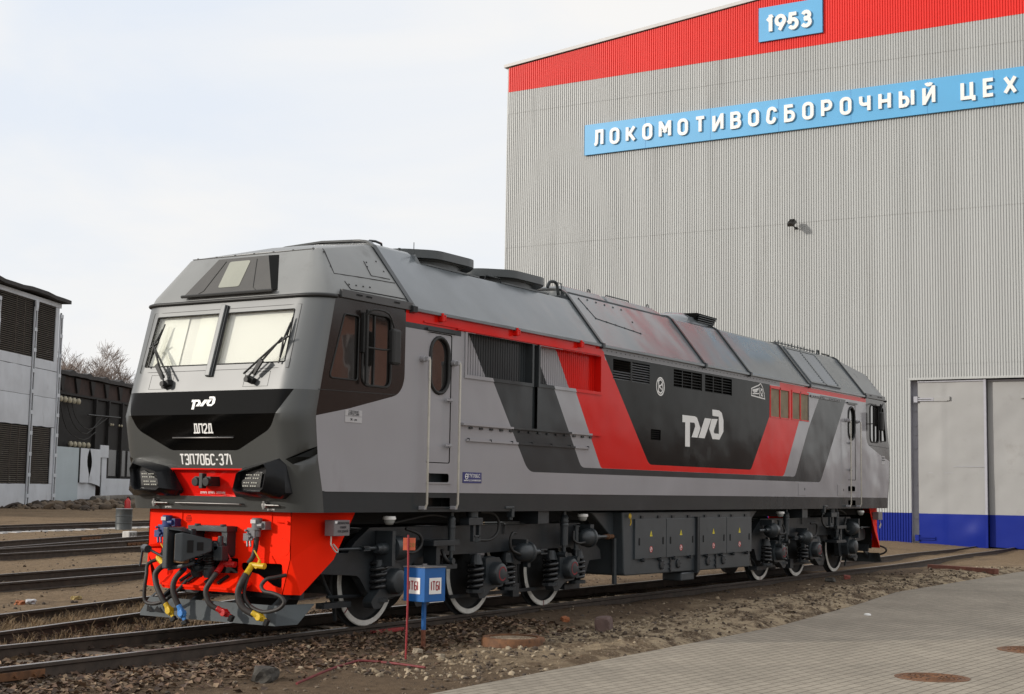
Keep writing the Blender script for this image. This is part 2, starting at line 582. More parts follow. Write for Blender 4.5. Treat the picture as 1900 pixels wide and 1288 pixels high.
# ---- livery of the side wall
ZT, ZB = 4.24, 1.53
frontedge = [(xe(z), z) for z in (1.53, 1.8, 2.19, 2.68, 2.72, 2.76, 3.2, 3.7, 4.24)]
rearedge = [(LB-x, z) for x, z in reversed(frontedge)]
outline = frontedge+rearedge
sill = [(-.5, 1.4), (23.5, 1.4), (23.5, 1.795), (-.5, 1.795)]
dark1 = fillet([(3.45, 4.2), (4.03, 3.46), (5.09, 2.115), (17.66, 2.115), (19.39, 4.06), (17.67, 4.06), (16.92, 3.28), (16.10, 2.215), (6.72, 2.215), (5.80, 3.46), (5.25, 4.2)], {2: .35, 3: .3, 7: .22, 8: .22})
light2 = fillet([(5.25, 4.2), (5.80, 3.46), (6.73, 2.215), (16.02, 2.215), (17.62, 4.2), (16.9, 4.2)], {2: .35, 3: .25})
red1 = fillet([(5.94, 4.2), (6.48, 3.46), (7.38, 2.217), (15.46, 2.217), (16.9, 4.14), (15.24, 4.175), (15.24, 4.09), (7.5, 4.0), (7.44, 4.10), (7.3, 4.2)], {2: .12, 3: .22, 9: .05})
black1 = fillet([(7.44, 4.10), (9.13, 2.315), (13.68, 2.315), (14.66, 3.43), (14.69, 4.10)], {1: .26, 2: .2})
redtop = [(1.9, 4.05), (7.47, 4.05), (7.44, 4.13), (7.30, 4.205), (1.9, 4.205)]
redtop2 = [(15.24, 4.085), (20.85, 4.085), (20.85, 4.185), (15.24, 4.185)]
darktop = [(1.9, 3.975), (3.22, 3.975), (3.22, 4.05), (1.9, 4.05)]
midtop = [(7.44, 4.105), (15.24, 4.105), (15.24, 4.2), (7.30, 4.2)]
surr = fillet([(.0, 4.3), (1.9, 4.3), (1.9, 3.09), (.73, 2.825), (.0, 2.69)], {2: .34}, 8)
surr2 = [(22.75-x, z) for x, z in surr]
BODY_M = [m_light, m_dark, m_red, m_black, m_surr, m_midgrey, m_front, m_nose, m_void, m_upper]
LIV = [(sill, 1), (dark1, 1), (light2, 0), (red1, 2), (black1, 3), (darktop, 1), (midtop, 5), (redtop, 2), (redtop2, 2), (surr, 4), (surr2, 4)]
def livery(x, z):
    k = 0
    for P, c in LIV:
        if inpoly(x, z, P):
            k = c
    return k
# openings
win1 = fillet([(.60, 4.01), (.90, 4.01), (.89, 3.19), (.33, 3.19)], .05)
win2 = fillet(rect(.98, 1.58, 3.14, 4.07), .13)
door1 = fillet(rect(2.42, 3.0, 2.19, 3.97), .04)
door2 = fillet(rect(19.50, 20.07, 2.19, 3.97), .04)
rwin1 = fillet([(21.95, 4.02), (22.17, 4.02), (22.40, 3.19), (21.95, 3.19)], .05)
rwin2 = fillet(rect(21.17, 21.80, 3.14, 4.05), .13)
g1, g2 = rect(3.36, 5.14, 3.45, 4.045), rect(5.38, 7.32, 3.46, 4.045)
lv = [rect(7.77, 8.41, 3.71, 4.05), rect(8.47, 9.13, 3.71, 4.05), rect(10.10, 11.32, 3.74, 4.06), rect(11.46, 12.72, 3.74, 4.06), rect(9.19, 9.58, 2.75, 2.935)]
fw = [rect(14.70, 15.79, 3.42, 4.07), rect(15.92, 16.95, 3.43, 4.065)]
slot1, slot2 = fillet(rect(2.46, 2.98, 1.93, 2.05), .04), fillet(rect(19.52, 20.02, 1.93, 2.05), .04)
slot3, slot4 = rect(2.46, 3.02, 1.60, 1.72), rect(19.52, 20.05, 1.60, 1.72)
chan = rect(5.18, 5.33, 2.77, 4.04)
HOLES = [win1, win2, door1, door2, rwin1, rwin2, g1, g2, slot1, slot2, slot3, slot4, chan]+lv+fw
def clside(x, z):
    if not inpoly(x, z, outline):
        return None
    for h in HOLES:
        if inpoly(x, z, h):
            return None
    return livery(x, z)
V, T, K = cdt([outline]+[P for P, c in LIV]+HOLES, clside)
body = MB()
body.add([(x, -YS, z) for x, z in V], T, K)
V, T, K = cdt([outline]+[P for P, c in LIV], lambda x, z: livery(x, z) if inpoly(x, z, outline) else None)
body.add([(x, YS, z) for x, z in V], [t[::-1] for t in T], K)
# ---- front shell, unrolled in (u, z)
UE = 1.68
fo = [(-UE, ZB), (UE, ZB), (UE, ZT), (-UE, ZT)]
nose = fillet([(1.37, 3.02), (1.25, 2.78), (1.13, 2.54), (.56, 2.275), (-.56, 2.275), (-1.13, 2.54), (-1.25, 2.78), (-1.37, 3.02)], {1: .1, 2: .30, 3: .25, 4: .25, 5: .30, 6: .1}, 7)
redp = [(.60, 2.035), (.50, 1.705), (-.50, 1.705), (-.60, 2.035)]
str1 = [(1.28, 2.17), (1.68, 2.335), (1.68, 2.245), (1.36, 2.11)]
str2 = [(-u, z) for u, z in str1]
wsl = fillet([(.065, 4.03), (1.17, 4.03), (1.19, 3.36), (.065, 3.36)], .02)
wsr = [(-u, z) for u, z in wsl]
ZR = (1.53, 1.62, 1.7, 1.8, 1.9, 2.0, 2.1, 2.2, 2.3, 2.4, 2.5, 2.6, 2.72, 2.8, 2.9, 3.02, 3.1, 3.2, 3.4, 3.6, 3.8, 4.0, 4.15, 4.24)
grid = [(s*(YB+.5*k/9), z) for k in range(1, 10) for s in (-1, 1) for z in ZR]
grid += [(YB*u/8, z) for u in range(-8, 9) for z in ZR]
def clfront(u, z):
    for h in (redp, wsl, wsr):
        if inpoly(u, z, h):
            return None
    if inpoly(u, z, nose):
        return 7
    if inpoly(u, z, str1) or inpoly(u, z, str2):
        return 3
    return 9 if z > 3.02 else 6
zl = [[(-UE, z), (UE, z)] for z in (2.72,)]
V, T, K = cdt([fo, nose, redp, str1, str2, wsl, wsr], clfront, grid, zl+[[(-UE, 3.02), (UE, 3.02)]])
body.add([SF(*v) for v in V], T, K)
body.add([mirx(SF(*v)) for v in V], T, K)
# floor under the body
body.add([(.2, -YS, ZB), (LB-.2, -YS, ZB), (LB-.2, YS, ZB), (.2, YS, ZB)], [(0, 1, 2, 3)], 1)
body.add([SF(u, ZB) for u in (-1.68, -1.43, -1.18, -.6, 0, .6, 1.18, 1.43, 1.68)], [tuple(range(9))], 1)
# inner core so that nothing shows through the openings
body.box(2.2, LB-2.2, -1.38, 1.38, 1.6, 4.1, 8)
body.build('body', BODY_M, loco, smooth=24)

# ---- windscreens, centre post, seams
for mir in (None, mirx):
    for P in (wsl, wsr):
        V, T, K = cdt([P], lambda x, y: 0 if inpoly(x, y, P) else None, [(u*.2, z) for u in range(-6, 7) for z in (3.5, 3.7, 3.9)])
        mb = MB(mir)
        solid2d(V, T, lambda u, z: SF(u, z, -.035), lambda u, z: SF(u, z, -.012), mb)
        w = mb.build('windscreen', m_wind, loco)
        # blind leaves just behind the pane; their two tones paint in sunlit patches
        sg_ = 1 if P is wsl else -1
        for (ua, ub, za, zb_, dp, mt_) in (((.0, .46, 3.30, 4.10, .07, m_blind), (.40, .72, 3.30, 4.10, .085, m_blind2), (.66, 1.30, 3.30, 4.10, .07, m_blind)) if sg_ > 0 else ((.0, 1.30, 3.30, 4.10, .075, m_blind2),)):
            mb = MB(mir)
            n_ = 8
            vs_ = []
            for j in range(2):
                for i in range(n_+1):
                    u_ = sg_*(ua+(ub-ua)*i/n_)
                    q_ = SF(u_, za if j == 0 else zb_, -dp-.003*math.sin(i*1.1))
                    vs_.append(Vector((q_.x, max(-1.45, min(1.45, u_)), q_.z)))
            mb.add(vs_, [(i, i+1, n_+2+i, n_+1+i) for i in range(n_)])
            mb.build('sun_blind', mt_, w, smooth=60)
        mb = MB(mir)
        q = [SF(u, z, .002) for u, z in P]
        mb.tube(q+[q[0]], .008, 5, 0, 1)
        mb.build('window_seal', m_rubber, w)
    mb = MB(mir)
    for z0, z1, wd, dx, mm in ((3.20, 4.13, .075, .055, 0), (3.20, 4.13, .11, .03, 1)):
        a, b = SF(0, z0), SF(0, z1)
        d = (b-a).normalized()
        n = Vector((-d.z, 0, d.x))
        mb.obox((a+b)/2+n*dx/2, (0, 1, 0), d, n, wd, (b-a).length, dx, mm)
    mb.build('windscreen_post', [m_upper, m_rubber], loco, bevel=.008)
    mb = MB(mir)
    q = [(1.25, 4.09), (1.255, 3.285), (-1.255, 3.285), (-1.25, 4.09), (1.25, 4.09)]
    for a, b in zip(q, q[1:]):
        mb.tube([SF(a[0]+(b[0]-a[0])*k/12, a[1]+(b[1]-a[1])*k/12, .0) for k in range(13)], .004, 4, 0, 1)
    for yc in (.82, -.80):
        q = [(yc-.2, 3.06), (yc+.2, 3.06), (yc+.2, 3.245), (yc-.2, 3.245), (yc-.2, 3.06)]
        for a, b in zip(q, q[1:]):
            mb.tube([SF(*a), SF(*b)], .003, 4, 0, 1)
    mb.tube([(.13, -1.541, 3.03), (1.72, -1.541, 3.06)], .006, 4, 0, 1)
    mb.build('panel_seam', m_rubber, loco)
    # visor lip over the windscreens
    mb = MB(mir)
    mb.tube([SF(-UE+2*UE*k/60, 4.205, .02) for k in range(61)], .024, 8, 0, 1)
    mb.build('visor', m_rubber, loco, smooth=60)
    # recessed red panel between the lamps, with its socket
    mb = MB(mir)
    P = [SF(u, z, -.07) for u, z in redp]
    Q = [SF(u, z, 0) for u, z in redp]
    mb.add(P+Q, [(0, 1, 2, 3)]+[(i, (i+1) % 4, 4+(i+1) % 4, 4+i) for i in range(4)])
    mb.tube([SF(.60, 2.04, .004), SF(-.60, 2.04, .004)], .012, 6, 0, 1)
    rp = mb.build('lamp_panel', m_red, loco)
    mb = MB(mir)
    mb.box(-.21, -.03, -.14, .14, 1.83, 1.95)
    mb.cyl((-.16, -.09, 1.89), (-.25, -.09, 1.88), .055)
    mb.cyl((-.16, .09, 1.89), (-.25, .09, 1.88), .055)
    mb.box(-.24, -.16, -.03, .03, 1.80, 1.99)
    mb.build('socket', m_rubber, rp, bevel=.008)
    # nose trim bar and lower grab rail
    mb = MB(mir)
    mb.tube([SF(.50, 2.43, .0), SF(.49, 2.43, .03), SF(0, 2.43, .035), SF(-.49, 2.43, .03), SF(-.50, 2.43, .0)], .011, 8, 0, 1)
    mb.build('trim_bar', m_steel, loco, smooth=60)
    mb = MB(mir)
    mb.tube([SF(.55, 1.615, .0), SF(.545, 1.615, .06), SF(-.545, 1.615, .06), SF(-.55, 1.615, .0)], .010, 8, 0, 1)
    mb.build('grab_rail', m_steel, loco, smooth=60)
    for s in (1, -1):
        mb = MB(mir)
        q = SF(s*.93, 1.61)
        mb.cyl(q+Vector((.02, 0, 0)), q+Vector((-.06, 0, 0)), .035, n=12)
        mb.cyl(q+Vector((-.05, .03, 0)), q+Vector((-.05, -.17, .0)), .016, n=10)
        mb.cyl(q+Vector((-.05, -.17, 0)), q+Vector((-.05, -.24, 0)), .012, n=10)
        mb.cyl(q+Vector((-.05, .0, .05)), q+Vector((-.05, 0, -.05)), .02, n=10)
        mb.build('end_valve', m_steel, loco, smooth=50)
    # wipers
    for s, bl, pv, md in ((1, ((.98, 3.93), (1.10, 3.35)), (.68, 3.12), (1.06, 3.67)), (-1, ((-1.20, 3.92), (-1.13, 3.34)), (-.74, 3.14), (-1.15, 3.66))):
        mb = MB(mir)
        def wp(y, z, o):
            return Vector((xf(z)-o, y, z))
        mb.obox((xf(pv[1])-.035, pv[0], pv[1]), (1, 0, 0), (0, 1, -s*.4), (0, s*.4, 1), .09, .13, .07)
        mb.cyl(wp(pv[0], pv[1], .0), wp(pv[0], pv[1], .13), .035, n=10)
        for d in (.0, .09):
            mb.tube([wp(pv[0]-s*d*.9, pv[1]+.03+d*.5, .10), wp(md[0]-s*d*.35, md[1]-d*.5, .09)], .013, 6, 0, 1)
        mb.obox(wp((pv[0]*.7+md[0]*.3), pv[1]*.7+md[1]*.3, .1), (0, md[0]-pv[0], md[1]-pv[1]), (1, 0, 0), (0, -(md[1]-pv[1]), md[0]-pv[0]), .22, .03, .055)
        wob = mb.build('wiper', m_rubber, loco)
        mb = MB(mir)
        a, b = bl
        mb.tube([wp(a[0], a[1], .035), wp(b[0], b[1], .035)], .011, 6, 0, 1)
        c = ((a[0]+b[0])/2, (a[1]+b[1])/2)
        for w_ in (.38, .2):
            mb.tube([wp(c[0]+(a[0]-c[0])*w_*2, c[1]+(a[1]-c[1])*w_*2, .045), wp(c[0], c[1], .085), wp(c[0]+(b[0]-c[0])*w_*2, c[1]+(b[1]-c[1])*w_*2, .045)], .010, 5, 0, 1)
        mb.tube([wp(c[0]-.07, c[1]+.04, .08), wp(c[0]+.07, c[1]-.04, .08)], .014, 5, 0, 1)
        mb.build('blade', m_rubber, wob)
    # headlamps: tapering hoods with LED clusters
    for s in (1, -1):
        base = [(1.22, 2.185), (1.30, 2.10), (1.335, 1.76), (1.24, 1.69), (.53, 1.70), (.46, 1.77), (.60, 2.03), (.66, 2.075)]
        fr = [(1.115, 2.115), (1.165, 2.045), (1.115, 1.81), (1.06, 1.765), (.665, 1.765), (.615, 1.80), (.665, 1.985), (.70, 2.01)]
        def hood(P, x=None, k=1., off=0):
            c = (.9, 1.92)
            out = []
            for y, z in P:
                y, z = c[0]+(y-c[0])*k, c[1]+(z-c[1])*k
                out.append(SF(s*y, z, -.03) if x is None else Vector((x, s*y, z)))
            return out
        mb = MB(mir)
        rings = [hood(base), hood(base, -.17, .975), hood(fr, -.325, 1.0), hood(fr, -.335, .97), hood(fr, -.325, .93), hood(fr, -.24, .86)]
        vs = sum(rings, [])
        fs = [(i*8+k, i*8+(k+1) % 8, (i+1)*8+(k+1) % 8, (i+1)*8+k) for i in range(5) for k in range(8)]+[tuple(40+k for k in range(8))]
        mb.add(vs, fs)
        hl = mb.build('headlight', M('lamp hood black', (.008, .0085, .01), .25, spec=.25, var=.1, vs=6), loco, smooth=40)
        mb = MB(mir)
        P = [(.96, 2.02), (1.03, 2.0), (1.0, 1.825), (.72, 1.825), (.70, 1.9)]
        mb.prism([(s*y, z) for y, z in P], 'x', -.262, -.245)
        mb.build('lens', M('lamp lens', (.03, .03, .028), .12, var=.3, vs=20, coat=.5), hl)
        for k, z in enumerate((1.975, 1.935, 1.88, 1.84)):
            mb = MB(mir)
            y0 = (.795, .78, .755, .74)[k]+.0
            for j in range(6):
                y = s*(y0+.034*j+(.02 if j > 2 else 0))
                mb.obox((-.268, y, z), (1, 0, 0), (0, 1, 0), (0, 0, 1), .012, .016, .012)
                if j in (2, 5):
                    mb.build('led_row', m_led, hl)
                    mb = MB(mir)
# ---- lettering and emblems on the nose and the sides
def front_decal(name, V, T, cy, cz, k=1., mat=None, parent=None):
    mb = MB()
    f0 = lambda a, b: SF(cy-a*k, cz+b*k, .001)
    f1 = lambda a, b: SF(cy-a*k, cz+b*k, .004)
    solid2d(V, T, f0, f1, mb)
    return mb.build(name, mat or m_white, parent or loco)
def side_decal(name, V, T, x0, z0, k=1., mat=None, y=-YS, parent=None):
    mb = MB()
    solid2d(V, T, lambda a, b: Vector((x0+a*k, y-.001, z0+b*k)), lambda a, b: Vector((x0+a*k, y-.004, z0+b*k)), mb)
    return mb.build(name, mat or m_white, parent or loco)
RZ = [fillet([(.0, .57), (.53, .57), (.63, .55), (.78, .36), (.65, .18), (.40, .18), (.55, .38), (.53, .45), (.32, .45), (.32, 0), (.12, 0), (.12, .44), (0, .44)], {1: .06, 2: .06, 7: .05}),
      [(.98, .56), (1.27, .56), (.97, .18), (.70, .18)],
      fillet([(1.32, .74), (1.63, .74), (1.76, .70), (1.84, .56), (1.84, .34), (1.65, .18), (1.33, .18), (1.18, .36), (1.29, .56), (1.57, .57), (1.39, .34), (1.40, .29), (1.63, .29), (1.62, .62), (1.33, .62)], {1: .05, 2: .06, 3: .06, 4: .05, 5: .05, 11: .03})]
LOGO = cdt(RZ, lambda x, y: 0 if any(inpoly(x, y, P) for P in RZ) else None)[:2]
side_decal('railway_logo', *LOGO, 10.47, 2.68)
front_decal('railway_logo', *LOGO, .20, 2.785, .217)
g, wt = text2d('ТЭП70БС-371', AN, .122, .020, .030, 1.18)
for ch, V, T in g:
    front_decal('running_number', V, T, wt/2-.005, 2.100)
g, wt = text2d('ДП2Д', AN, .112, .019, .026, 1.2)
for ch, V, T in g:
    front_decal('depot_code', V, T, wt/2-.02, 2.487)
m_ink = M('dark print', (.03, .03, .035), .5)
# works emblem: ring with monogram; engine outline emblem
q = stroke_quads([arc(0, 0, .155, .155, 0, 360, 28), arc(-.30, 0, .235, .235, -32, 32, 8), [(-.065, .0), (.04, .03), (.09, .075)], [(-.06, -.0), (.055, -.05)], arc(0, .02, .10, .10, 150, 25, 8), arc(.0, -.02, .10, .095, 60, -140, 12)], .026)
V, T, K = cdt(q, lambda x, y: 0 if any(inpoly(x, y, P) for P in q) else None)
side_decal('works_emblem', V, T, 9.555, 3.705)
q = stroke_quads([[(.0, .03), (.0, .17), (.38, .26), (.48, .30), (.58, .24), (.66, .12), (.70, .0), (.0, .03)], [(.05, .14), (.38, .19)], [(.06, .07), (.40, .09)], [(.42, .22), (.43, .03)], arc(.53, .13, .045, .045, 0, 360, 12), arc(.545, .035, .05, .03, 0, 180, 8), [(.12, .10), (.3, .13)], [(.08, .12), (.36, .165)], [(.48, .2), (.58, .18)]], .021)
V, T, K = cdt(q, lambda x, y: 0 if any(inpoly(x, y, P) for P in q) else None)
side_decal('engine_emblem', V, T, 13.70, 3.78)
def plate(name, x0, x1, z0, z1, mat, lines, ink, y=-YS):
    mb = MB()
    mb.prism(rect(x0, x1, z0, z1), 'y', y-.006, y-.0015)
    p = mb.build(name, mat, loco)
    for s, h, zc, xc in lines:
        font_mesh(s, h, 'lettering', ink, p, (xc, y-.008, zc), (1, 0, 0), (0, 0, 1), offset=.0)
    return p
m_pblue = M('enamel blue', (.03, .035, .16), .3, var=.08)
m_pwhite = M('sticker white', (.45, .44, .45), .4, var=.05)
pb = plate('name_plate', 3.32, 3.80, 1.93, 2.08, m_pblue, [('ТЭП70БС', .052, 2.005, 3.60), ('имени Б.С.САЛАМБЕКОВА', .024, 1.955, 3.565)], m_white)
q = stroke_quads([arc(3.41, 2.02, .032, .036, 0, 360, 16), [(3.385, 2.02), (3.435, 2.02)]], .011)
V, T, K = cdt(q, lambda x, y: 0 if any(inpoly(x, y, P) for P in q) else None)
side_decal('plate_emblem', V, T, 0, 0, 1, m_white, -YS-.007, pb)
plate('maker_sticker', .66, 1.0, 2.735, 2.812, m_pwhite, [('СДЕЛАНО', .030, 2.776, .83), ('В РОССИИ', .030, 2.742, .83)], m_ink)
plate('maker_sticker', .66, 1.0, 2.655, 2.729, m_pwhite, [('ЗК – рж', .026, 2.68, .83)], m_ink)
plate('maker_sticker', 22.02, 22.28, 2.62, 2.82, m_pwhite, [('СДЕЛАНО', .030, 2.76, 22.15), ('В РОССИИ', .030, 2.70, 22.15)], m_ink)
for s, y, z in (('ВР№3', .74, 1.545), ('ВР№4', -.99, 1.545), ('ВР№8  ВР№2  ЭПТ/УМ', .0, 1.735)):
    f = font_mesh(s, .028, 'stencil', m_white, loco, SF(y, z, .004 if z < 1.7 else -.06), (0, -1, 0), (0, 0, 1))

# ---- side wall fittings (both sides share one builder; sg = -1 visible side)
def side_parts(sg):
    Y = lambda d: sg*(YS+d)          # d > 0 is outwards
    def ybox(mb, x0, x1, d0, d1, z0, z1, m=0):
        mb.box(x0, x1, min(Y(d0), Y(d1)), max(Y(d0), Y(d1)), z0, z1, m)
    def pane(P, d0, d1, name, mat, parent):
        mb = MB()
        mb.prism(P, 'y', Y(d0), Y(d1))
        return mb.build(name, mat, parent)
    # cab side windows, with the glass set back in a dark rubber frame
    for P, nm in ((win1, 'cab_window'), (win2, 'cab_window'), (rwin1, 'cab_window'), (rwin2, 'cab_window')):
        w = pane(P, -.03, -.018, nm, M('cab side glass', (.016, .015, .014), .02, var=.25, vs=1.5, wave=.0015, ws=2., spec=1., coat=1.), loco)
        mb = MB()
        q = [(x, Y(.004), z) for x, z in P]
        mb.tube(q+[q[0], q[1]], .016 if P in (win2, rwin2) else .010, 6, 0, 1)
        mb.build('window_frame', m_rubber, w)
    mb = MB()   # sliding sash post and curtain strip behind the glass
    ybox(mb, 1.22, 1.245, -.016, .0, 3.16, 4.05)
    ybox(mb, 21.47, 21.495, -.016, .0, 3.16, 4.05)
    mb.build('sash_post', m_rubber, loco)
    # mirror on its arm, front and rear
    for mx_ in (0, 1):
        T_ = (lambda p: Vector((22.78-p.x, p.y, p.z))) if mx_ else None
        mb = MB(T_)
        ybox(mb, .93, .99, .0, .06, 3.55, 4.06)
        ybox(mb, .965, 1.0, .05, .085, 3.15, 4.1)
        mb.tube([(.96, Y(.06), 4.02), (1.02, Y(.14), 4.10), (1.25, Y(.2), 4.07), (1.38, Y(.2), 3.9)], .014, 6)
        mb.tube([(.96, Y(.06), 3.62), (1.2, Y(.17), 3.60), (1.36, Y(.2), 3.62)], .014, 6)
        a = mb.build('mirror_arm', m_rubber, loco, bevel=.008)
        mb = MB(T_)
        ybox(mb, 1.30, 1.47, .16, .26, 3.42, 3.88)
        mb.build('mirror', m_rubber, a, bevel=.03)
    # cab doors
    for D, xo0, xo1, flip in ((door1, 2.485, 2.935, 0), (door2, 19.56, 20.02, 1)):
        ov = stadium(xo0, xo1, 3.145, 3.91)
        x0, x1 = min(p[0] for p in D), max(p[0] for p in D)
        P = fillet(rect(x0+.012, x1-.012, 2.202, 3.958), .03)
        V, T, K = cdt([P, ov], lambda x, z: 0 if inpoly(x, z, P) and not inpoly(x, z, ov) else None)
        mb = MB()
        solid2d(V, T, lambda a, b: Vector((a, Y(-.05), b)), lambda a, b: Vector((a, Y(-.008), b)), mb)
        d = mb.build('cab_door', m_light, loco)
        mb = MB()
        mb.prism(ov, 'y', Y(-.04), Y(-.028))
        g_ = mb.build('door_window', m_glass, d)
        mb = MB()
        q = [(x, Y(-.002), z) for x, z in ov]
        mb.tube(q+[q[0], q[1]], .026, 8, 0, 1)
        mb.build('window_rim', m_rubber, g_, smooth=60)
        for z in (3.06, 2.435):
            mb = MB()
            hx = (x1-.03) if not flip else (x0+.2)
            ybox(mb, hx-.16, hx, .035, .06, z-.015, z+.015)
            ybox(mb, hx-.04, hx-.01, -.01, .05, z-.03, z+.03)
            mb.build('door_handle', m_light, d, bevel=.006)
        mb = MB()     # rain strip above the door
        ybox(mb, x0-.05, x1+.06, .0, .035, 3.985, 4.02)
        mb.build('rain_strip', m_dark, d)
        # tall grab rails with brackets
        for k, (xr, zt, zb) in enumerate(((x0-.115, 3.56, 1.58), (x1+.04, 3.56, 1.58))):
            mb = MB()
            mb.tube([(xr, Y(.09), zb), (xr, Y(.12), zb+.06), (xr, Y(.12), zt), (xr, Y(.10), zt+.04)], .016, 8, 0, 1)
            h = mb.build('door_rail', m_chrome, loco, smooth=60)
            mb = MB()
            ybox(mb, xr-.05, xr+.02, .0, .12, zt-.01, zt+.05)
            ybox(mb, xr-.03, xr+.03, .0, .10, zb-.02, zb+.03)
            mb.cyl((xr-.03, Y(.0), zt+.02), (xr-.03, Y(.07), zt+.02), .045, n=12)
            mb.build('rail_bracket', m_light, h, bevel=.008)
        # toe holes
        for z0, z1 in ((1.93, 2.05), (1.60, 1.72)):
            mb = MB()
            xa, xb = x0+.04, x1-.0
            ybox(mb, xa-.02, xb+.03, -.16, -.15, z0-.02, z1+.02, 0)
            ybox(mb, xa-.02, xb+.03, -.15, .015, z0-.02, z0-.001, 1)
            mb.build('step', [m_black if z0 < 1.8 else m_dark, m_dark if z0 < 1.8 else m_light], loco)
    # air-intake grilles of upright slats, painted through with the livery
    for P, n in ((g1, 27), (g2, 30)):
        x0, x1, z0, z1 = P[0][0], P[1][0], P[0][1], P[2][1]
        mb = MB()
        ybox(mb, x0-.03, x1+.03, -.16, -.15, z0-.03, z1+.03, 8)
        pit_ = (x1-x0)/n
        for k in range(n):
            xc = x0+(k+.5)*pit_
            def cuts(x):
                cur, out_, N = livery(x, z0+.002), [], 160
                cols = [cur]
                for j in range(1, N+1):
                    zz = z0+(z1-z0)*(j-.3)/N
                    c = livery(x, zz)
                    if c != cur:
                        out_.append(zz)
                        cols.append(c)
                        cur = c
                return [z0]+out_+[z1], cols
            (za, ca), (zb, cb) = cuts(xc-pit_*.37), cuts(xc+pit_*.37)
            if ca != cb:       # a band edge enters or leaves through the top or bottom of this slat
                if len(ca) > len(cb):
                    zb, cb = ([z0]+zb if cb[0] != ca[0] else zb+[z1]), ca
                elif len(cb) > len(ca):
                    za, ca = ([z0]+za if ca[0] != cb[0] else za+[z1]), cb
                else:
                    zb, cb = za, ca
            if len(za) != len(zb):
                zb = za
            for i_, c in enumerate(ca):
                a, b, a2, b2 = za[i_], za[i_+1], zb[i_], zb[i_+1]
                mb.hexa([(xc-pit_*.37, Y(-.105), a), (xc+pit_*.37, Y(-.103), a2), (xc+pit_*.33, Y(-.125), a2), (xc-pit_*.33, Y(-.125), a),
                         (xc-pit_*.37, Y(-.105), b), (xc+pit_*.37, Y(-.103), b2), (xc+pit_*.33, Y(-.125), b2), (xc-pit_*.33, Y(-.125), b)], c)
        g_ = mb.build('intake_grille', BODY_M, loco)
        mb = MB()    # frame
        Po = rect(x0-.05, x1+.05, z0-.05, z1+.012)
        V, T, K = cdt([Po, P]+[q for q, c in LIV], lambda x, z: livery(x, z) if inpoly(x, z, Po) and not inpoly(x, z, P) else None)
        n_ = len(V)
        mb.add([(x, Y(.018), z) for x, z in V], T, K)
        for Q in (Po, P):
            for i in range(4):
                a, b = Q[i], Q[(i+1) % 4]
                mb.add([(a[0], Y(.018), a[1]), (b[0], Y(.018), b[1]), (b[0], Y(-.13), b[1]), (a[0], Y(-.13), a[1])], [(0, 1, 2, 3)], livery((a[0]+b[0])/2, (a[1]+b[1])/2))
        mb.build('frame', BODY_M, g_)
    mb = MB()
    ybox(mb, 5.16, 5.35, -.07, -.06, 2.75, 4.06)
    mb.build('drain_channel', m_dark, loco)
    # ledges below the grilles
    def strip(x0, x1, z0, z1, d, nm):
        mb = MB()
        xs = [x0]
        for k in range(1, 400):
            x = x0+(x1-x0)*k/400
            if livery(x, z1) != livery(x-(x1-x0)/400, z1):
                xs.append(x)
        xs.append(x1)
        for a, b in zip(xs, xs[1:]):
            ybox(mb, a, b, -.002, d, z0, z1, livery((a+b)/2, z1))
        return mb.build(nm, BODY_M, loco)
    strip(3.25, 7.33, 2.735, 2.765, .05, 'ledge')
    strip(3.38, 6.95, 2.515, 2.545, .03, 'ledge')
    mb = MB()
    for k in range(14):
        ybox(mb, 3.45+k*.27, 3.53+k*.27, .0, .02, 2.69, 2.72)
    for k in range(7):
        ybox(mb, 3.42+k*.58, 3.435+k*.58, .0, .034, 2.525, 2.56)
    mb.build('bolt_row', m_dark, loco)
    # engine-room louvres
    for i, P in enumerate(lv):
        x0, x1, z0, z1 = P[0][0], P[1][0], P[0][1], P[2][1]
        mb = MB()
        ybox(mb, x0-.03, x1+.03, -.11, -.10, z0-.03, z1+.03, 1)
        n = (8, 8, 6, 6, 5)[i]
        hh = (z1-z0)/n
        for k in range(n):
            z = z0+k*hh
            mt = 2 if i == 1 or (i == 0 and k < 4) else 0  # grey blades have their reflection painted in as colour
            mb.hexa([(x0, Y(-.055), z+hh*.55), (x1, Y(-.055), z+hh*.55), (x1, Y(-.05), z+hh*.7), (x0, Y(-.05), z+hh*.7),
                     (x0, Y(-.002), z+hh*.02), (x1, Y(-.002), z+hh*.02), (x1, Y(.004), z+hh*.17), (x0, Y(.004), z+hh*.17)] if i < 2 else
                    [(x0, Y(-.05), z+hh*.5), (x1, Y(-.05), z+hh*.5), (x1, Y(-.05), z+hh*.62), (x0, Y(-.05), z+hh*.62),
                     (x0, Y(-.012), z+hh*.1), (x1, Y(-.012), z+hh*.1), (x1, Y(-.012), z+hh*.24), (x0, Y(-.012), z+hh*.24)], mt)
        if i in (2, 3):
            for k in (1, 2):
                xx = x0+(x1-x0)*k/3
                ybox(mb, xx-.012, xx+.012, -.08, -.02, z0, z1, 0)
        mb.build('louvre', [m_black, m_void, m_louv], loco)
    # dust-filter windows
    for i, P in enumerate(fw):
        x0, x1, z0, z1 = P[0][0], P[1][0], P[0][1], P[2][1]
        mb = MB()
        ybox(mb, x0, x1, -.03, -.012, z0, z1)
        f_ = mb.build('filter_window', m_tan, loco)
        mb = MB()
        xm = (x0+x1)/2
        e = .028
        for a, b, c, d, m in ((x0, x0+e, z0, z1, 0), (x1-e, x1, z0, z1, 0 if i == 0 else 1), (xm-.018, xm+.018, z0, z1, 0), (x0+e, x1-e, z1-e*1.6, z1, 0), (x0+e, x1-e, z0, z0+e*.8, 0)):
            ybox(mb, a, b, -.011, .010, c, d, m)
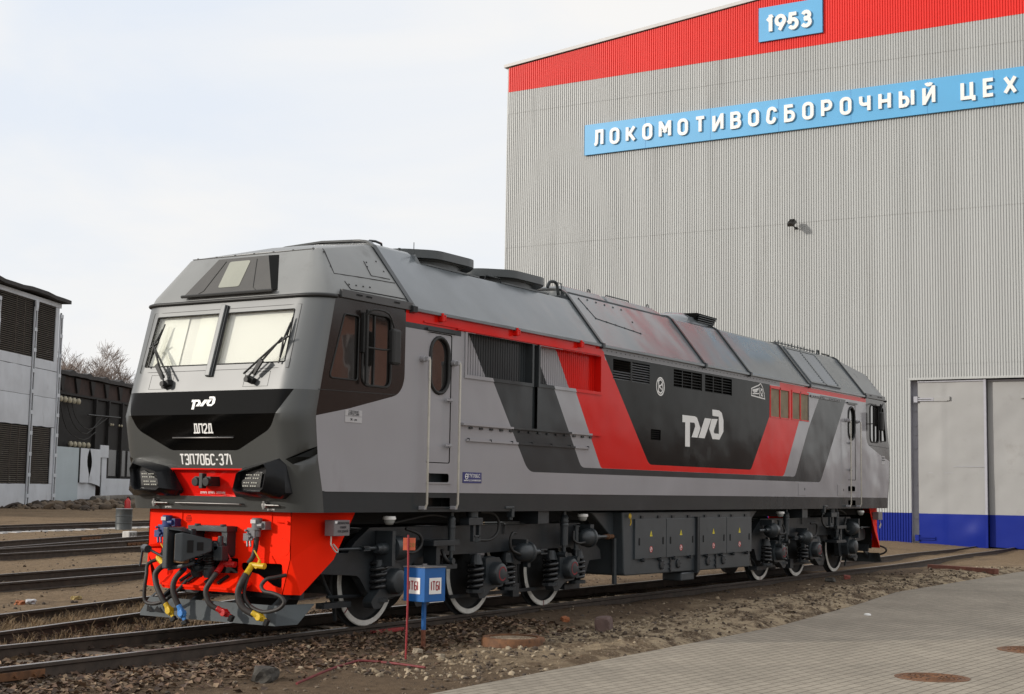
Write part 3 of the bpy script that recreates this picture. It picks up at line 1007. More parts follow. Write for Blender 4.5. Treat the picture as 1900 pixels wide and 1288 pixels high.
        mb.build('window_frame', [m_red, m_midgrey], f_)
    # black edging left of the filter windows, perforated strip, hatches
    mb = MB()
    ybox(mb, 17.02, 18.95, .0, .03, 3.985, 4.03)
    s_ = mb.build('rain_strip', m_midgrey, loco)
    for k in range(14):
        mb = MB()
        x = 17.15+k*.11+(.25 if k > 6 else 0)
        ybox(mb, x, x+.05, .02, .033, 3.997, 4.02)
        mb.build('drain_hole', m_void, s_)
    for x0, x1 in ((16.29, 16.75), (18.78, 19.27)):
        q = rect(x0, x1, 1.82, 2.08)
        mb = MB()
        mb.prism(q, 'y', Y(.002), Y(.008))
        h = mb.build('hatch', m_light, loco, bevel=.003)
        mb = MB()
        ybox(mb, x1-.1, x1-.075, .008, .012, 1.93, 1.98)
        mb.build('hatch_lock', m_void, h)
    # weld beads and rivets along the grey eave strip
    mb = MB()
    for k in range(46):
        x = 7.55+k*.165
        mb.cyl((x, Y(-.001), 4.16), (x, Y(.006), 4.16), .010, n=6)
    mb.build('rivet_row', m_dark, loco)
    mb = MB()
    for x in (2.7, 4.65, 6.6):
        ybox(mb, x-.05, x+.05, .0, .07, 4.13, 4.2)
        mb.cyl((x-.03, Y(.06), 4.12), (x-.03, Y(.06), 4.24), .022, n=8)
        mb.cyl((x+.03, Y(.06), 4.14), (x+.03, Y(.06), 4.22), .018, n=8)
    mb.build('lifting_hook', m_red, loco, bevel=.006)
    mb = MB()
    ybox(mb, 3.1, 7.3, .0, .03, 4.06, 4.075)
    ybox(mb, 2.3, 3.3, .0, .02, 4.08, 4.10)
    mb.build('eave_rail', m_red, loco)
    # sealed lip along the top of the sill
    mb = MB()
    ybox(mb, .30, 22.45, .0, .007, 1.788, 1.797)
    mb.build('sill_bead', m_light, loco)
side_parts(-1)
# ---- roof
def sst0(a, b, x):
    t = max(0, min(1, (x-a)/(b-a)))
    return t*t*(3-2*t)
def slope(x, t, sg=-1, off=0.):
    """point on the sloping roof side; t = 0 eave, 1 upper edge"""
    n = Vector((0, sg*.79, .61))
    return Vector((x, sg*(1.54-.70*t), 4.265+.885*t))+n*off
PROF = [(-1.54, 4.20), (-1.59, 4.205), (-1.59, 4.245), (-1.545, 4.262), (-.86, 5.13), (-.78, 5.185), (-.66, 5.205), (0, 5.235)]
PROFC = [(-1.54, 4.20), (-1.59, 4.205), (-1.59, 4.245), (-1.545, 4.262), (-.97, 4.99), (-.945, 5.015), (-.92, 5.01), (-.92, 4.86), (0, 4.86)]
def fullp(P):
    return P+[(-y, z) for y, z in reversed(P[:-1])]
def section(x0, x1, P):
    P = fullp(P)
    mb = MB()
    n = len(P)
    mb.add([(x0, y, z) for y, z in P]+[(x1, y, z) for y, z in P], [(i, i+1, n+i+1, n+i) for i in range(n-1)]+[tuple(range(n)), tuple(range(2*n-1, n-1, -1))])
    return mb.build('roof_panel', m_roof, loco, smooth=28)
def rib(x, w, par, P=None, t=.028):
    P = fullp(P or PROF)
    mb = MB()
    n = len(P)
    q = []
    for i, (y, z) in enumerate(P):
        a, b = Vector(P[max(0, i-1)]), Vector(P[min(n-1, i+1)])
        d = (b-a).normalized()
        nn = Vector((-d.y, d.x))
        if nn.dot(Vector((y, z-4.2))) < 0:
            nn = -nn
        q.append((y+nn.x*t, z+nn.y*t))
    vs = []
    for xx in (x-w/2, x+w/2):
        vs += [(xx, y, z) for y, z in P]+[(xx, y, z) for y, z in q]
    fs = []
    for i in range(n-1):
        fs += [(n+i, n+i+1, 3*n+i+1, 3*n+i), (i, i+1, n+i+1, n+i), (2*n+i, 2*n+i+1, 3*n+i+1, 3*n+i)]
    mb.add(vs, fs)
    return mb.build('roof_rib', m_dark, par)
RX = [2.02, 7.33, 11.40, 13.56, 16.93, LB-2.02]
secs = [section(2.02, 2.93, PROF), section(2.93, 7.30, PROFC), section(7.33, 11.38, PROF), section(11.40, 13.55, PROF), section(13.56, 16.92, PROF), section(16.93, LB-2.03, PROF)]
rib(2.02, .10, secs[0])
for x, s_ in zip(RX[1:], (secs[2], secs[3], secs[4], secs[5], secs[5])):
    rib(x, .075, s_)
# stepped end of the fan well
mb = MB()
mb.prism([(2.92, 5.14), (3.06, 5.02), (3.06, 4.7), (2.92, 4.7)], 'y', -.93, -.80)
mb.build('well_edge', m_roof, secs[0])
m_croof = M('cab roof paint', (.22, .225, .222), .40, var=.1, vs=1, wave=.012, ws=.8, dirt=((.15, .148, .142), .6, .9, 2.5))
# cab roofs: front slope, rounded corner, side slope
for mir in (None, mirx):
    lo, hi = [], []
    for k in range(5):
        u = YB*k/4
        lo.append(Vector((xf(4.215), u, 4.215)))
        hi.append(Vector((.515, 1.02*k/4, 4.835)))
    for k in range(1, 7):
        th = k/6*math.pi/2
        lo.append(SF(YB+.5*k/6, 4.215))
        hi.append(Vector((.515+.15*(1-math.cos(th)), 1.02+.10*math.sin(th), 4.835+.03*(1-math.cos(th)))))
    for k in range(1, 6):
        t = k/5
        lo.append(Vector((lo[10].x+(2.02-lo[10].x)*t, 1.54, 4.215+.04*t)))
        hi.append(Vector((.665+(2.02-.665)*t, 1.12-.265*t, 4.865+.275*t)))
    mid = []
    for a, b in zip(lo, hi):
        m_ = a.lerp(b, .12)
        m_.x += 0
        mid.append(a.lerp(b, .1)+Vector((0, 0, .035)))
    top = [h+Vector((.05 if i < 8 else .02, -.055 if i > 5 else 0, .028)) for i, h in enumerate(hi)]
    rings = [lo, mid, hi, top]
    n = len(lo)
    vs, fs = [], []
    for rg in rings:
        full = [Vector((p.x, -p.y, p.z)) for p in reversed(rg[1:])]+rg
        vs += full
    N = 2*n-1
    for i in range(3):
        fs += [(i*N+k, i*N+k+1, (i+1)*N+k+1, (i+1)*N+k) for k in range(N-1)]
    # crowned top, closed by strips along the cab
    base = 3*N
    cen = []
    for k in range(n):
        p = vs[base+k]
        cen.append(len(vs))
        vs.append(Vector((p.x, 0, p.z+.06*sst0(.5, .9, p.x))))
    for k in range(n-1):
        a, b = base+k, base+N-1-k
        fs.append((a, a+1, cen[k+1], cen[k]))
        fs.append((cen[k], cen[k+1], b-1, b))
    mb = MB(mir)
    mb.add(vs, fs)
    cr_ = mb.build('cab_roof', m_croof, loco, smooth=40)
    from mathutils.bvhtree import BVHTree
    BV = BVHTree.FromPolygons([v.co.copy() for v in cr_.data.vertices], [list(p.vertices) for p in cr_.data.polygons])
    mb = MB(mir)
    def cs(x, t):     # on the cab's side slope
        k = max(0, min(1, (x-.5)/1.5))
        yb, yt, zt_ = 1.54, 1.12-.265*k, 4.865+.275*k
        p = Vector((x, -(yb+(yt-yb)*t), 4.23+.03*k+(zt_-4.23-.03*k)*t))
        nn_ = Vector((0, -.78, .62))
        if mir is None:
            h = BV.ray_cast(p+nn_*.3, -nn_)[0]
            p = h if h else p
        return p+nn_*.004
    def csl(q):
        out = []
        for (a, b), (c, d) in zip(q, q[1:]):
            out += [cs(a+(c-a)*j/8, b+(d-b)*j/8) for j in range(8)]
        return out+[cs(*q[-1])]
    for q in ([(.66, .97), (.60, .45), (1.94, .36)], [(1.50, .72), (1.46, .46), (1.88, .42)], [(.74, .30), (.78, .14), (1.95, .10)]):
        mb.tube(csl(q), .007, 4, 0, 1)
    mb.tube([Vector((.555, -1.05+2.1*k/8, 4.864)) for k in range(9)], .006, 4, 0, 1)
    for k in range(7):
        mb.cyl((.60, -1.0+2.0*k/6, 4.862), (.60, -1.0+2.0*k/6, 4.885), .014, n=6)
    for x, t in ((.63, .9), (.61, .6), (1.5, .62), (1.55, .70), (1.82, .72), (1.85, .55), (.80, .24), (.95, .235), (1.1, .23), (1.25, .23)):
        p = cs(x, t)
        mb.cyl(p, p+Vector((0, -.78, .62))*.008, .012, n=6)
    mb.build('panel_seam', m_rubber, cr_)
    mb = MB(mir)     # gutter band over the cab side window with drain slots
    mb.box(.50, 2.0, -1.575, -1.53, 4.205, 4.31, 0)
    for x in (.78, .98, 1.58):
        mb.box(x, x+.13, -1.58, -1.57, 4.255, 4.285, 1)
    mb.build('gutter', [M('gutter grey', (.055, .055, .056), .3, var=.1), m_void], cr_, bevel=.004)
    # projector housing: dark sloping glass with a clear lens pane
    A = [Vector((.11, .75, 4.30)), Vector((.11, -.75, 4.30)), Vector((.40, -.43, 4.80)), Vector((.40, .43, 4.80))]
    B = [Vector((.22, .85, 4.31)), Vector((.22, -.85, 4.31)), Vector((.50, -.52, 4.815)), Vector((.50, .52, 4.815))]
    mb = MB(mir)
    mb.add(A+B, [(0, 1, 2, 3), (1, 5, 6, 2), (4, 0, 3, 7), (3, 2, 6, 7), (0, 4, 5, 1)], [0, 1, 1, 2, 1])
    pj = mb.build('projector_housing', [M('projector glass', (.06, .056, .05), .25, var=.1, coat=.4), m_black, m_roof], cr_)
    mb = MB(mir)
    nn = (A[1]-A[0]).cross(A[3]-A[0]).normalized()
    if nn.x > 0:
        nn = -nn
    def on(y, t, o=.003):
        return Vector((A[0].x+(A[3].x-A[0].x)*t, y, A[0].z+(A[3].z-A[0].z)*t))+nn*o
    P = [on(y, t, .004) for y, t in fillet([(.20, .16), (-.16, .16), (-.16, .90), (.20, .90)], .05)]
    mb.add(P, [tuple(range(len(P)))])
    mb.build('projector_lens', M('projector lens', (.30, .305, .25), .08, var=.06, coat=.7), pj)
    mb = MB(mir)
    for q in ([(.50, .03), (.43, .1), (.27, .92)], [(-.48, .03), (-.42, .1), (-.26, .92)]):
        mb.tube([on(*p) for p in q], .004, 4, 0, 1)
    q = [A[0]+nn*.015+Vector((0, .03, -.02)), A[1]+nn*.015+Vector((0, -.03, -.02))]
    mb.tube(q, .02, 6, 0, 1)
    mb.build('housing_trim', m_rubber, pj)
# roof-top fans
for xc in (3.92, 6.0):
    mb = MB()
    mb.lathe([(.86, 4.86), (.86, 5.14), (.90, 5.14), (.90, 5.16)], (xc, 0, 0), (0, 0, 1), 32)
    P = fillet([(xc-.92, -.55), (xc-.50, -.96), (xc+.50, -.96), (xc+.92, -.55), (xc+.92, .55), (xc+.50, .96), (xc-.50, .96), (xc-.92, .55)], .42)
    mb.prism(P, 'z', 5.155, 5.275)
    mb.prism(fillet([(xc-1.03, -.55), (xc-.70, -.92), (xc+.70, -.92), (xc+1.03, -.55), (xc+1.03, .55), (xc+.70, .92), (xc-.70, .92), (xc-1.03, .55)], .1), 'z', 5.03, 5.055)
    for k in range(6):
        mb.cyl((xc-.6+.24*k, -.885, 4.98), (xc-.6+.24*k, -.90, 4.98), .012, n=6)
    mb.build('roof_fan', M('fan housing grey', (.062, .070, .074), .35, var=.12, vs=3), loco, smooth=40)
def roof_bit(nm, fn):
    mb = MB()
    fn(mb)
    mb.build(nm, m_dark, loco, smooth=50)
roof_bit('roof_vent_pipe', lambda mb: mb.tube([(2.35, -.55, 5.19), (2.35, -.55, 5.28), (2.62, -.55, 5.28), (2.62, -.55, 5.16)], .018, 6, 0, 2))
roof_bit('antenna_base', lambda mb: (mb.cyl((2.25, -.6, 5.18), (2.25, -.6, 5.26), .02, n=8), mb.tube([(2.15, -.6, 5.24), (2.32, -.6, 5.25)], .02, 6, 0, 1)))
roof_bit('antenna_base', lambda mb: mb.cyl((2.85, -.7, 5.15), (2.85, -.7, 5.24), .02, n=8))
roof_bit('whip_antenna', lambda mb: mb.cyl((2.98, -.86, 5.0), (2.98, -.86, 5.33), .006, n=5))
roof_bit('roof_handle', lambda mb: mb.tube([(4.75, -.90, 4.98), (4.8, -.9, 5.10), (5.2, -.9, 5.10), (5.28, -.9, 4.98)], .008, 5, 0, 1))
roof_bit('roof_vent_pipe', lambda mb: mb.tube([(7.0, -.70, 5.20), (7.05, -.72, 5.30), (7.22, -.74, 5.30), (7.28, -.75, 5.1)], .028, 8))
roof_bit('roof_handle', lambda mb: mb.tube([(7.2, -.72, 5.32), (7.42, -.72, 5.32), (7.44, -.72, 5.2)], .008, 5, 0, 1))
# raised hatch and exhaust hood
mb = MB()
for x0, x1 in ((7.50, 8.93), (8.98, 11.22)):
    e = .28 if x1 > 11 else .06
    mb.hexa([(x0, -.79, 5.18), (x1, -.79, 5.18), (x1, .79, 5.18), (x0, .79, 5.18), (x0+.06, -.66, 5.31), (x1-e, -.66, 5.31), (x1-e, .66, 5.31), (x0+.06, .66, 5.31)])
hb = mb.build('roof_hatch', m_roof, loco, bevel=.02)
mb = MB()
mb.tube([(9.2, -.60, 5.31), (9.25, -.6, 5.345), (10.1, -.6, 5.345), (10.15, -.6, 5.31)], .012, 5, 0, 1)
for x in (8.6, 10.9):
    mb.tube([(x-.05, -.6, 5.30), (x-.03, -.6, 5.37), (x+.03, -.6, 5.37), (x+.05, -.6, 5.30)], .010, 5, 0, 1)
mb.box(7.50, 11.22, -.815, -.785, 5.165, 5.185)
mb.build('hatch_rail', m_dark, hb)
mb = MB()
sec_ = [(-.62, 5.20), (-.55, 5.36), (-.34, 5.46), (0, 5.49), (.34, 5.46), (.55, 5.36), (.62, 5.20)]
n = len(sec_)
vs = []
for x, k in ((12.35, .05), (12.55, .62), (12.95, 1), (13.35, 1), (13.72, .82)):
    vs += [(x, y, 5.2+(z-5.2)*k) for y, z in sec_]
mb.add(vs, [(i*n+j, i*n+j+1, (i+1)*n+j+1, (i+1)*n+j) for i in range(4) for j in range(n-1)], 0)
hd = mb.build('exhaust_hood', [m_roof], loco, smooth=40)
mb = MB()
mb.hexa([(13.15, -.52, 5.24), (14.0, -.52, 5.20), (14.0, .3, 5.20), (13.15, .3, 5.24), (13.0, -.66, 5.45), (13.98, -.66, 5.44), (13.98, .3, 5.47), (13.0, .3, 5.47)], 0)
for k in range(5):
    a_ = k/5
    mb.box(13.05+.15*(1-a_), 13.97, -.57-.13*a_, -.50-.13*a_, 5.255+.037*k, 5.268+.037*k, 1)
mb.build('hood_louvre', [m_black, m_dark], hd)
# louvred panels in the rear roof slope
for sg in (-1, 1):
    mb = MB()
    for a, b in ((17.22, 18.08), (18.16, 19.02)):
        mb.add([slope(a, .08, sg, .006), slope(b, .08, sg, .006), slope(b, .93, sg, .006), slope(a, .93, sg, .006)], [(0, 1, 2, 3)], 1)
        for k in range(15):
            t = .10+.055*k
            p = [slope(a, t, sg, .008), slope(b, t, sg, .008), slope(b, t+.045, sg, .030), slope(a, t+.045, sg, .030)]
            q = [v+Vector((0, 0, -.006)) for v in p]
            mb.hexa(q+p, 0)
    for a, b, c, d in ((17.14, 17.22, .04, .97), (18.08, 18.16, .04, .97), (19.02, 19.10, .04, .97), (17.22, 19.02, .93, .97), (17.22, 19.02, .04, .08)):
        p = [slope(a, c, sg, .002), slope(b, c, sg, .002), slope(b, d, sg, .002), slope(a, d, sg, .002)]
        q = [slope(a, c, sg, .034), slope(b, c, sg, .034), slope(b, d, sg, .034), slope(a, d, sg, .034)]
        mb.hexa(p+q, 0)
    mb.build('roof_louvre', [m_roof, m_void], loco)
mb = MB()
for k in range(13):
    mb.tube([(17.0+.2*k, -.74, 5.2), (17.0+.2*k, -.74, 5.27+.02*(k % 2))], .012, 5, 0, 1)
mb.tube([(16.95, -.74, 5.235), (19.5, -.74, 5.235)], .014, 5, 0, 1)
mb.build('roof_guard_rail', m_dark, loco)
roof_bit('roof_handle', lambda mb: mb.tube([(19.7, -.72, 5.2), (19.72, -.72, 5.29), (19.82, -.72, 5.29), (19.84, -.72, 5.2)], .02, 6, 0, 1))
roof_bit('roof_pipe', lambda mb: mb.tube([(20.1, -.7, 5.24), (20.6, -.7, 5.24)], .02, 6, 0, 1))
# bolted hatch outline on the second section
mb = MB()
for q in ([(7.72, .93), (7.85, .55), (9.35, .42)],):
    mb.tube([slope(x, t, -1, .003) for x, t in q], .009, 4, 0, 1)
for x, t in ((7.72, .93), (7.78, .74), (7.85, .55), (8.05, .95), (8.35, .94), (8.65, .93), (8.95, .92), (9.25, .91), (8.2, .52), (8.5, .495), (8.8, .47), (9.1, .445), (9.35, .42), (9.35, .66)):
    p = slope(x, t)
    mb.cyl(p, p+Vector((0, -.79, .61))*.012, .017, n=6)
mb.build('hatch_seam', m_rubber, secs[2])

# ---- fuel tank and battery boxes between the bogies
tk = MB()
P = fillet([(8.42, 1.50), (8.50, .42), (13.96, .38), (13.98, 1.50)], {1: .06, 2: .05})
tk.prism(P, 'y', -1.40, 1.40)
tk.prism([(7.62, 1.50), (8.43, 1.50), (8.47, 1.02)], 'y', -1.22, -1.0)
tk.prism([(14.80, 1.50), (13.97, 1.50), (13.97, 1.02)], 'y', -1.22, -1.0)
tk.box(10.78, 11.34, -1.39, -1.0, .235, .385)
m_tank = M('tank grey paint', (.044, .053, .060), .36, var=.12, vs=3, dirt=((.038, .038, .038), .6, .9, 4))
tank = tk.build('fuel_tank', m_tank, loco, bevel=.02)
m_trianglemark = M('warning yellow', (.75, .62, .03), .5, var=.05)
m_signred = M('sign red', (.55, .02, .02), .5, var=.05)
for x0, x1 in ((8.84, 10.055), (10.075, 11.295), (11.49, 12.725), (12.745, 13.975)):
    mb = MB()
    mb.prism(rect(x0, x1, .685, 1.375), 'y', -1.432, -1.40)
    d = mb.build('battery_door', m_tank, tank, bevel=.006)
    mb = MB()
    for xx in (x0+.13, x1-.15):
        mb.prism(fillet(rect(xx, xx+.045, .92, 1.05), .02), 'y', -1.438, -1.431)
    mb.build('door_latch', m_void, d)
    mb = MB()
    for xx in (x0+.3, x1-.25):
        mb.box(xx-.06, xx+.06, -1.46, -1.41, .655, .685)
        mb.box(xx-.02, xx+.02, -1.47, -1.40, .635, .70)
        mb.box(xx-.05, xx+.05, -1.42, -1.40, 1.385, 1.43)
    mb.build('door_hinge', m_under, d)
    xc = (x0+x1)/2+(0 if x0 < 9 or x0 > 12 else (.0 if x0 > 11 else -.02))
    mb = MB()
    mb.prism([(xc-.05, 1.07), (xc+.05, 1.07), (xc, 1.17)], 'y', -1.436, -1.433)
    t_ = mb.build('warning_triangle', m_trianglemark, d)
    mb = MB()
    mb.prism([(xc-.004, 1.085), (xc+.012, 1.085), (xc+.004, 1.135)], 'y', -1.438, -1.4365)
    mb.build('warning_bolt', m_ink, t_)
    mb = MB()
    mb.prism([(xc+.055*math.cos(a*math.pi/12), .845+.055*math.sin(a*math.pi/12)) for a in range(24)], 'y', -1.435, -1.433, 0)
    q = stroke_quads([arc(xc, .845, .048, .048, 0, 360, 24), [(xc-.034, .879), (xc+.034, .811)]], .014)
    V, T, K = cdt(q, lambda x, y: 0 if any(inpoly(x, y, p_) for p_ in q) else None)
    solid2d(V, T, lambda a, b: Vector((a, -1.4355, b)), lambda a, b: Vector((a, -1.437, b)), mb, 1)
    q = stroke_quads([[(xc-.005, .87), (xc+.0, .83), (xc+.012, .82)], [(xc-.01, .82), (xc-.01, .85)]], .016)
    V, T, K = cdt(q, lambda x, y: 0 if any(inpoly(x, y, p_) for p_ in q) else None)
    solid2d(V, T, lambda a, b: Vector((a, -1.4352, b)), lambda a, b: Vector((a, -1.4363, b)), mb, 2)
    mb.build('no_entry_sticker', [m_white, m_signred, m_ink], d)
for q in ((11.31, 11.36, -1.47, -1.40, .36, 1.40), (11.40, 11.44, -1.46, -1.40, .40, 1.40)):
    mb = MB()
    mb.box(*q)
    mb.build('door_divider', m_under, tank)
for x in (9.92, 10.6, 11.9, 12.62):
    mb = MB()
    mb.lathe([(.085, 0), (.085, .02), (.06, .03)], (x, -1.40, .56), (0, -1, 0), 16)
    for k in range(6):
        a = k*math.pi/3
        mb.cyl((x+.07*math.cos(a), -1.41, .56+.07*math.sin(a)), (x+.07*math.cos(a), -1.435, .56+.07*math.sin(a)), .010, n=6)
    mb.build('tank_cover', m_under, tank)
for x in (10.28, 12.28):
    mb = MB()
    mb.box(x-.02, x+.02, -1.42, -1.40, .42, .68)
    for z in (.46, .55, .64):
        mb.box(x-.06, x-.019, -1.43, -1.40, z, z+.03)
    mb.build('level_gauge', m_under, tank)
mb = MB()
mb.lathe([(.035, 0), (.05, .012), (.035, .024)], (8.62, -1.43, 1.43), (0, -1, 0), 14, caps=True)
mb.tube([(8.62, -1.45, 1.39), (8.64, -1.45, 1.32), (8.61, -1.45, 1.27)], .010, 6)
mb.build('yellow_tag', m_yellow, tank)

# ---- bogies
XA = [2.073, 4.592, 6.746]
m_mark = M('red chalk mark', (.20, .014, .02), .6, var=.1)
def bogie(T):
    fr = MB(T)
    side = [(.62, 1.02), (1.30, 1.0), (1.45, 1.14), (1.75, 1.32), (7.4, 1.32), (8.12, .86), (8.15, .71), (7.75, .70), (7.60, .46), (7.42, .45), (7.30, .80), (7.1, .93), (5.35, .92), (4.5, .91), (4.43, .78), (4.22, .78), (4.15, .91), (3.55, .91), (2.85, .90), (2.62, .74), (2.52, .40), (2.14, .38), (1.77, .43), (1.53, .70), (.62, .76)]
    side = fillet(side, {0: .1, 12: .1, 10: .08, 19: .12, 20: .06, 23: .15, 24: .1, 7: .05})
    for a, b in ((-1.14, -1.02), (1.02, 1.14)):
        fr.prism(side, 'y', a, b)
    fr.box(.60, 1.30, -1.02, 1.02, .78, 1.0)
    fr.box(2.95, 3.6, -1.0, 1.0, .75, 1.25)
    fr.box(5.4, 5.8, -1.0, 1.0, .7, 1.25)
    fr.prism(fillet([(2.85, .80), (3.44, .80), (3.44, .735), (2.72, .735)], .01), 'y', -1.40, -1.12)
    fr.box(2.98, 3.07, -1.36, -1.14, .80, 1.06)
    fr.box(2.83, 3.46, -1.42, -1.14, 1.06, 1.135)
    fr.box(5.52, 5.84, -1.47, -1.14, 1.335, 1.55)
    bg = fr.build('bogie', m_under, loco, bevel=.012)
    # wheels and axles
    for i, x in enumerate(XA):
        for sg in (-1, 1):
            mb = MB(T)
            o, ax = (x, sg*.86, .61), (0, -sg, 0)
            mb.lathe([(.532, .004), (.598, 0), (.61, .012)], o, ax, 56, 0, caps=False)
            mb.lathe([(.61, .012), (.604, .095), (.636, .105), (.636, .13), (.5, .14), (.02, .14)], o, ax, 56, 1, caps=False)
            mb.lathe([(.532, .004), (.515, .05), (.26, .03), (.15, -.04), (.14, -.06), (.0, -.06)], o, ax, 40, 1, caps=False)
            if sg < 0 and i in (0, 2):
                a = R(-90) if i == 2 else R(-138)
                d = Vector((math.cos(a), 0, math.sin(a)))
                mb.obox(Vector(o)+d*.57+Vector((0, -.003, 0)), d, (0, 1, 0), d.cross(Vector((0, 1, 0))), .085, .004, .013, 2)
            mb.build('wheel', [m_tyre, m_wheel, m_mark], bg, smooth=35)
        mb = MB(T)
        mb.cyl((x, -.8, .61), (x, .8, .61), .10, n=14)
        mb.box(x+.1, x+.75, -.55, .55, .38, 1.0)
        mb.build('axle', m_wheel, bg)
        # axle box with its trailing arm
        mb = MB(T)
        H = [(-.23, .85), (.14, .85), (.33, .66), (.25, .42), (-.05, .40), (-.25, .27), (-.38, .27), (-.44, .37), (-.22, .55)]
        mb.prism(fillet([(x+a, b) for a, b in H], .05), 'y', -1.28, -1.13, 0)
        mb.lathe([(.25, 0), (.25, .10), (.235, .115), (.175, .12), (.17, .24), (.15, .275), (.11, .29)], (x+.02, -1.13, .615), (0, -1, 0), 24, 0)
        for k in range(8):
            a = k*math.pi/4+.2
            mb.cyl((x+.02+.21*math.cos(a), -1.24, .615+.21*math.sin(a)), (x+.02+.21*math.cos(a), -1.265, .615+.21*math.sin(a)), .018, n=6)
        if i:
            q = stroke_quads([arc(x+.02, .615, .095, .095, 20, 320, 16)], .022)
            V, T_, K = cdt(q, lambda a, b: 0 if any(inpoly(a, b, p_) for p_ in q) else None)
            solid2d(V, T_, lambda a, b: Vector((a, -1.4185, b)), lambda a, b: Vector((a, -1.4215, b)), mb, 1)
            mb.box(x+.33, x+.44, -1.27, -1.14, .44, .62, 0)
        mb.build('axle_box', [m_under2, m_mark], bg, smooth=35)
        for dx in (-.36, .50) if i else (-.18,):
            mb = MB(T)
            mb.helix((x+dx, -1.19, .40 if i else .50), .105, .36, 4.6, .030, 7)
            s_ = mb.build('coil_spring', M('spring black', (.02, .021, .023), .2, var=.1), bg, smooth=60)
            mb = MB(T)
            mb.cyl((x+dx, -1.19, .76), (x+dx, -1.19, .90), .11, .07, n=14)
            mb.build('spring_cap', m_under, bg)
            mb = MB(T)
            mb.cyl((x+dx, -1.19, .35), (x+dx, -1.19, .40), .14, n=14)
            mb.build('spring_seat', m_under, bg)
    def bcyl(name, prof, o, ax, extra=None, n=24):
        mb = MB(T)
        mb.lathe(prof, o, ax, n)
        if extra:
            extra(mb)
        return mb.build(name, m_under2, bg, smooth=35)
    # brake cylinders: a flat one on the end axle, two domed ones
    def ex1(mb):
        mb.box(1.88, 1.95, -1.42, -1.15, .82, 1.28)
        mb.cyl((1.42, -1.3, 1.06), (1.76, -1.3, 1.06), .025, n=8)
        mb.box(1.38, 1.52, -1.34, -1.26, 1.03, 1.045)
        mb.box(1.38, 1.52, -1.34, -1.26, 1.075, 1.09)
        mb.cyl((.6, -1.25, 1.06), (1.40, -1.28, 1.06), .018, n=8)
    bcyl('brake_cylinder', [(.055, 0), (.06, .07), (.075, .08), (.078, .30), (.16, .31), (.165, .36), (.165, .52), (.15, .56), (.08, .585)], (1.68, -1.3, 1.05), (1, 0, 0), ex1)
    def ex2(mb):
        mb.box(5.30, 5.36, -1.40, -1.15, 1.0, 1.10)
        mb.cyl((5.62, -1.34, .90), (5.95, -1.3, .90), .03, n=8)
        mb.box(5.80, 6.0, -1.36, -1.26, .86, .88)
        mb.box(5.80, 6.0, -1.36, -1.26, .92, .94)
        mb.box(5.38, 5.46, -1.38, -1.30, .68, .78)
    dome = [(.02, 0), (.07, .012), (.115, .05), (.14, .12), (.145, .26), (.165, .27), (.165, .31), (.13, .33), (.085, .42), (.05, .43), (.045, .62)]
    bcyl('brake_cylinder', dome, (5.12, -1.35, .905), (1, 0, 0), ex2)
    def ex3(mb):
        mb.box(7.30, 7.42, -1.40, -1.15, 1.18, 1.30)
        mb.cyl((7.6, -1.34, 1.09), (7.95, -1.33, 1.09), .03, n=8)
    bcyl('brake_cylinder', dome, (7.05, -1.35, 1.09), (1, 0, 0), ex3)
    # dampers
    for x, z0, z1, r in ((3.34, .98, 1.285, .052), (6.51, .98, 1.28, .062), (6.90, .90, 1.29, .038)):
        mb = MB(T)
        mb.cyl((x, -1.36, z0), (x, -1.36, z1), r, n=16)
        mb.cyl((x, -1.36, z0-.13), (x, -1.36, z0), r*.5, n=10)
        mb.cyl((x-.02, -1.42, z0-.14), (x-.02, -1.30, z0-.14), .045, n=12)
        if r > .04:
            mb.lathe([(r*1.02, 0), (r*1.15, .03), (r*1.0, .05), (r*1.15, .08), (r*1.0, .11), (r*1.1, .14), (r*.7, .18)], (x, -1.36, z1), (0, 0, 1), 14)
            mb.box(x-.06, x+.07, -1.45, -1.30, 1.52, 1.57)
            mb.cyl((x, -1.36, 1.46), (x, -1.36, 1.53), .03, n=10)
        else:
            mb.cyl((x, -1.36, z1-.02), (x, -1.36, z1), .055, n=14)
            mb.cyl((x, -1.36, z0), (x, -1.36, z0+.02), .06, n=14)
        mb.build('damper', m_under2, bg, smooth=40)
    # lateral stop with slotted legs, side brackets
    mb = MB(T)
    mb.cyl((3.80, -1.40, 1.44), (3.80, -1.40, 1.585), .085, n=18)
    mb.cyl((3.80, -1.40, 1.585), (3.80, -1.40, 1.60), .105, n=18)
    mb.prism(fillet(rect(3.62, 3.98, 1.335, 1.44), .02), 'y', -1.47, -1.30)
    mb.box(3.78, 3.83, -1.44, -1.38, 1.10, 1.34)
    mb.box(3.93, 3.975, -1.44, -1.38, 1.10, 1.34)
    mb.box(3.79, 3.97, -1.44, -1.38, 1.16, 1.19)
    mb.cyl((3.86, -1.44, 1.12), (3.92, -1.40, 1.12), .04, n=10)
    mb.build('side_stop', m_under2, bg, bevel=.006)
    mb = MB(T)
    mb.box(4.45, 4.69, -1.56, -1.45, 1.565, 1.60)
    mb.box(4.62, 4.69, -1.56, -1.46, 1.44, 1.59)
    mb.cyl((4.655, -1.51, 1.40), (4.655, -1.51, 1.47), .035, n=10)
    mb.build('jack_bracket', m_under2, bg, bevel=.008)
    mb = MB(T)
    mb.prism([(4.22, .905), (4.44, .905), (4.39, .76), (4.28, .76)], 'y', -1.2, -1.13, 0)
    mb.box(4.24, 4.43, -1.21, -1.2, .885, .915, 1)
    mb.build('stop_bracket', [m_under2, m_midgrey], bg)
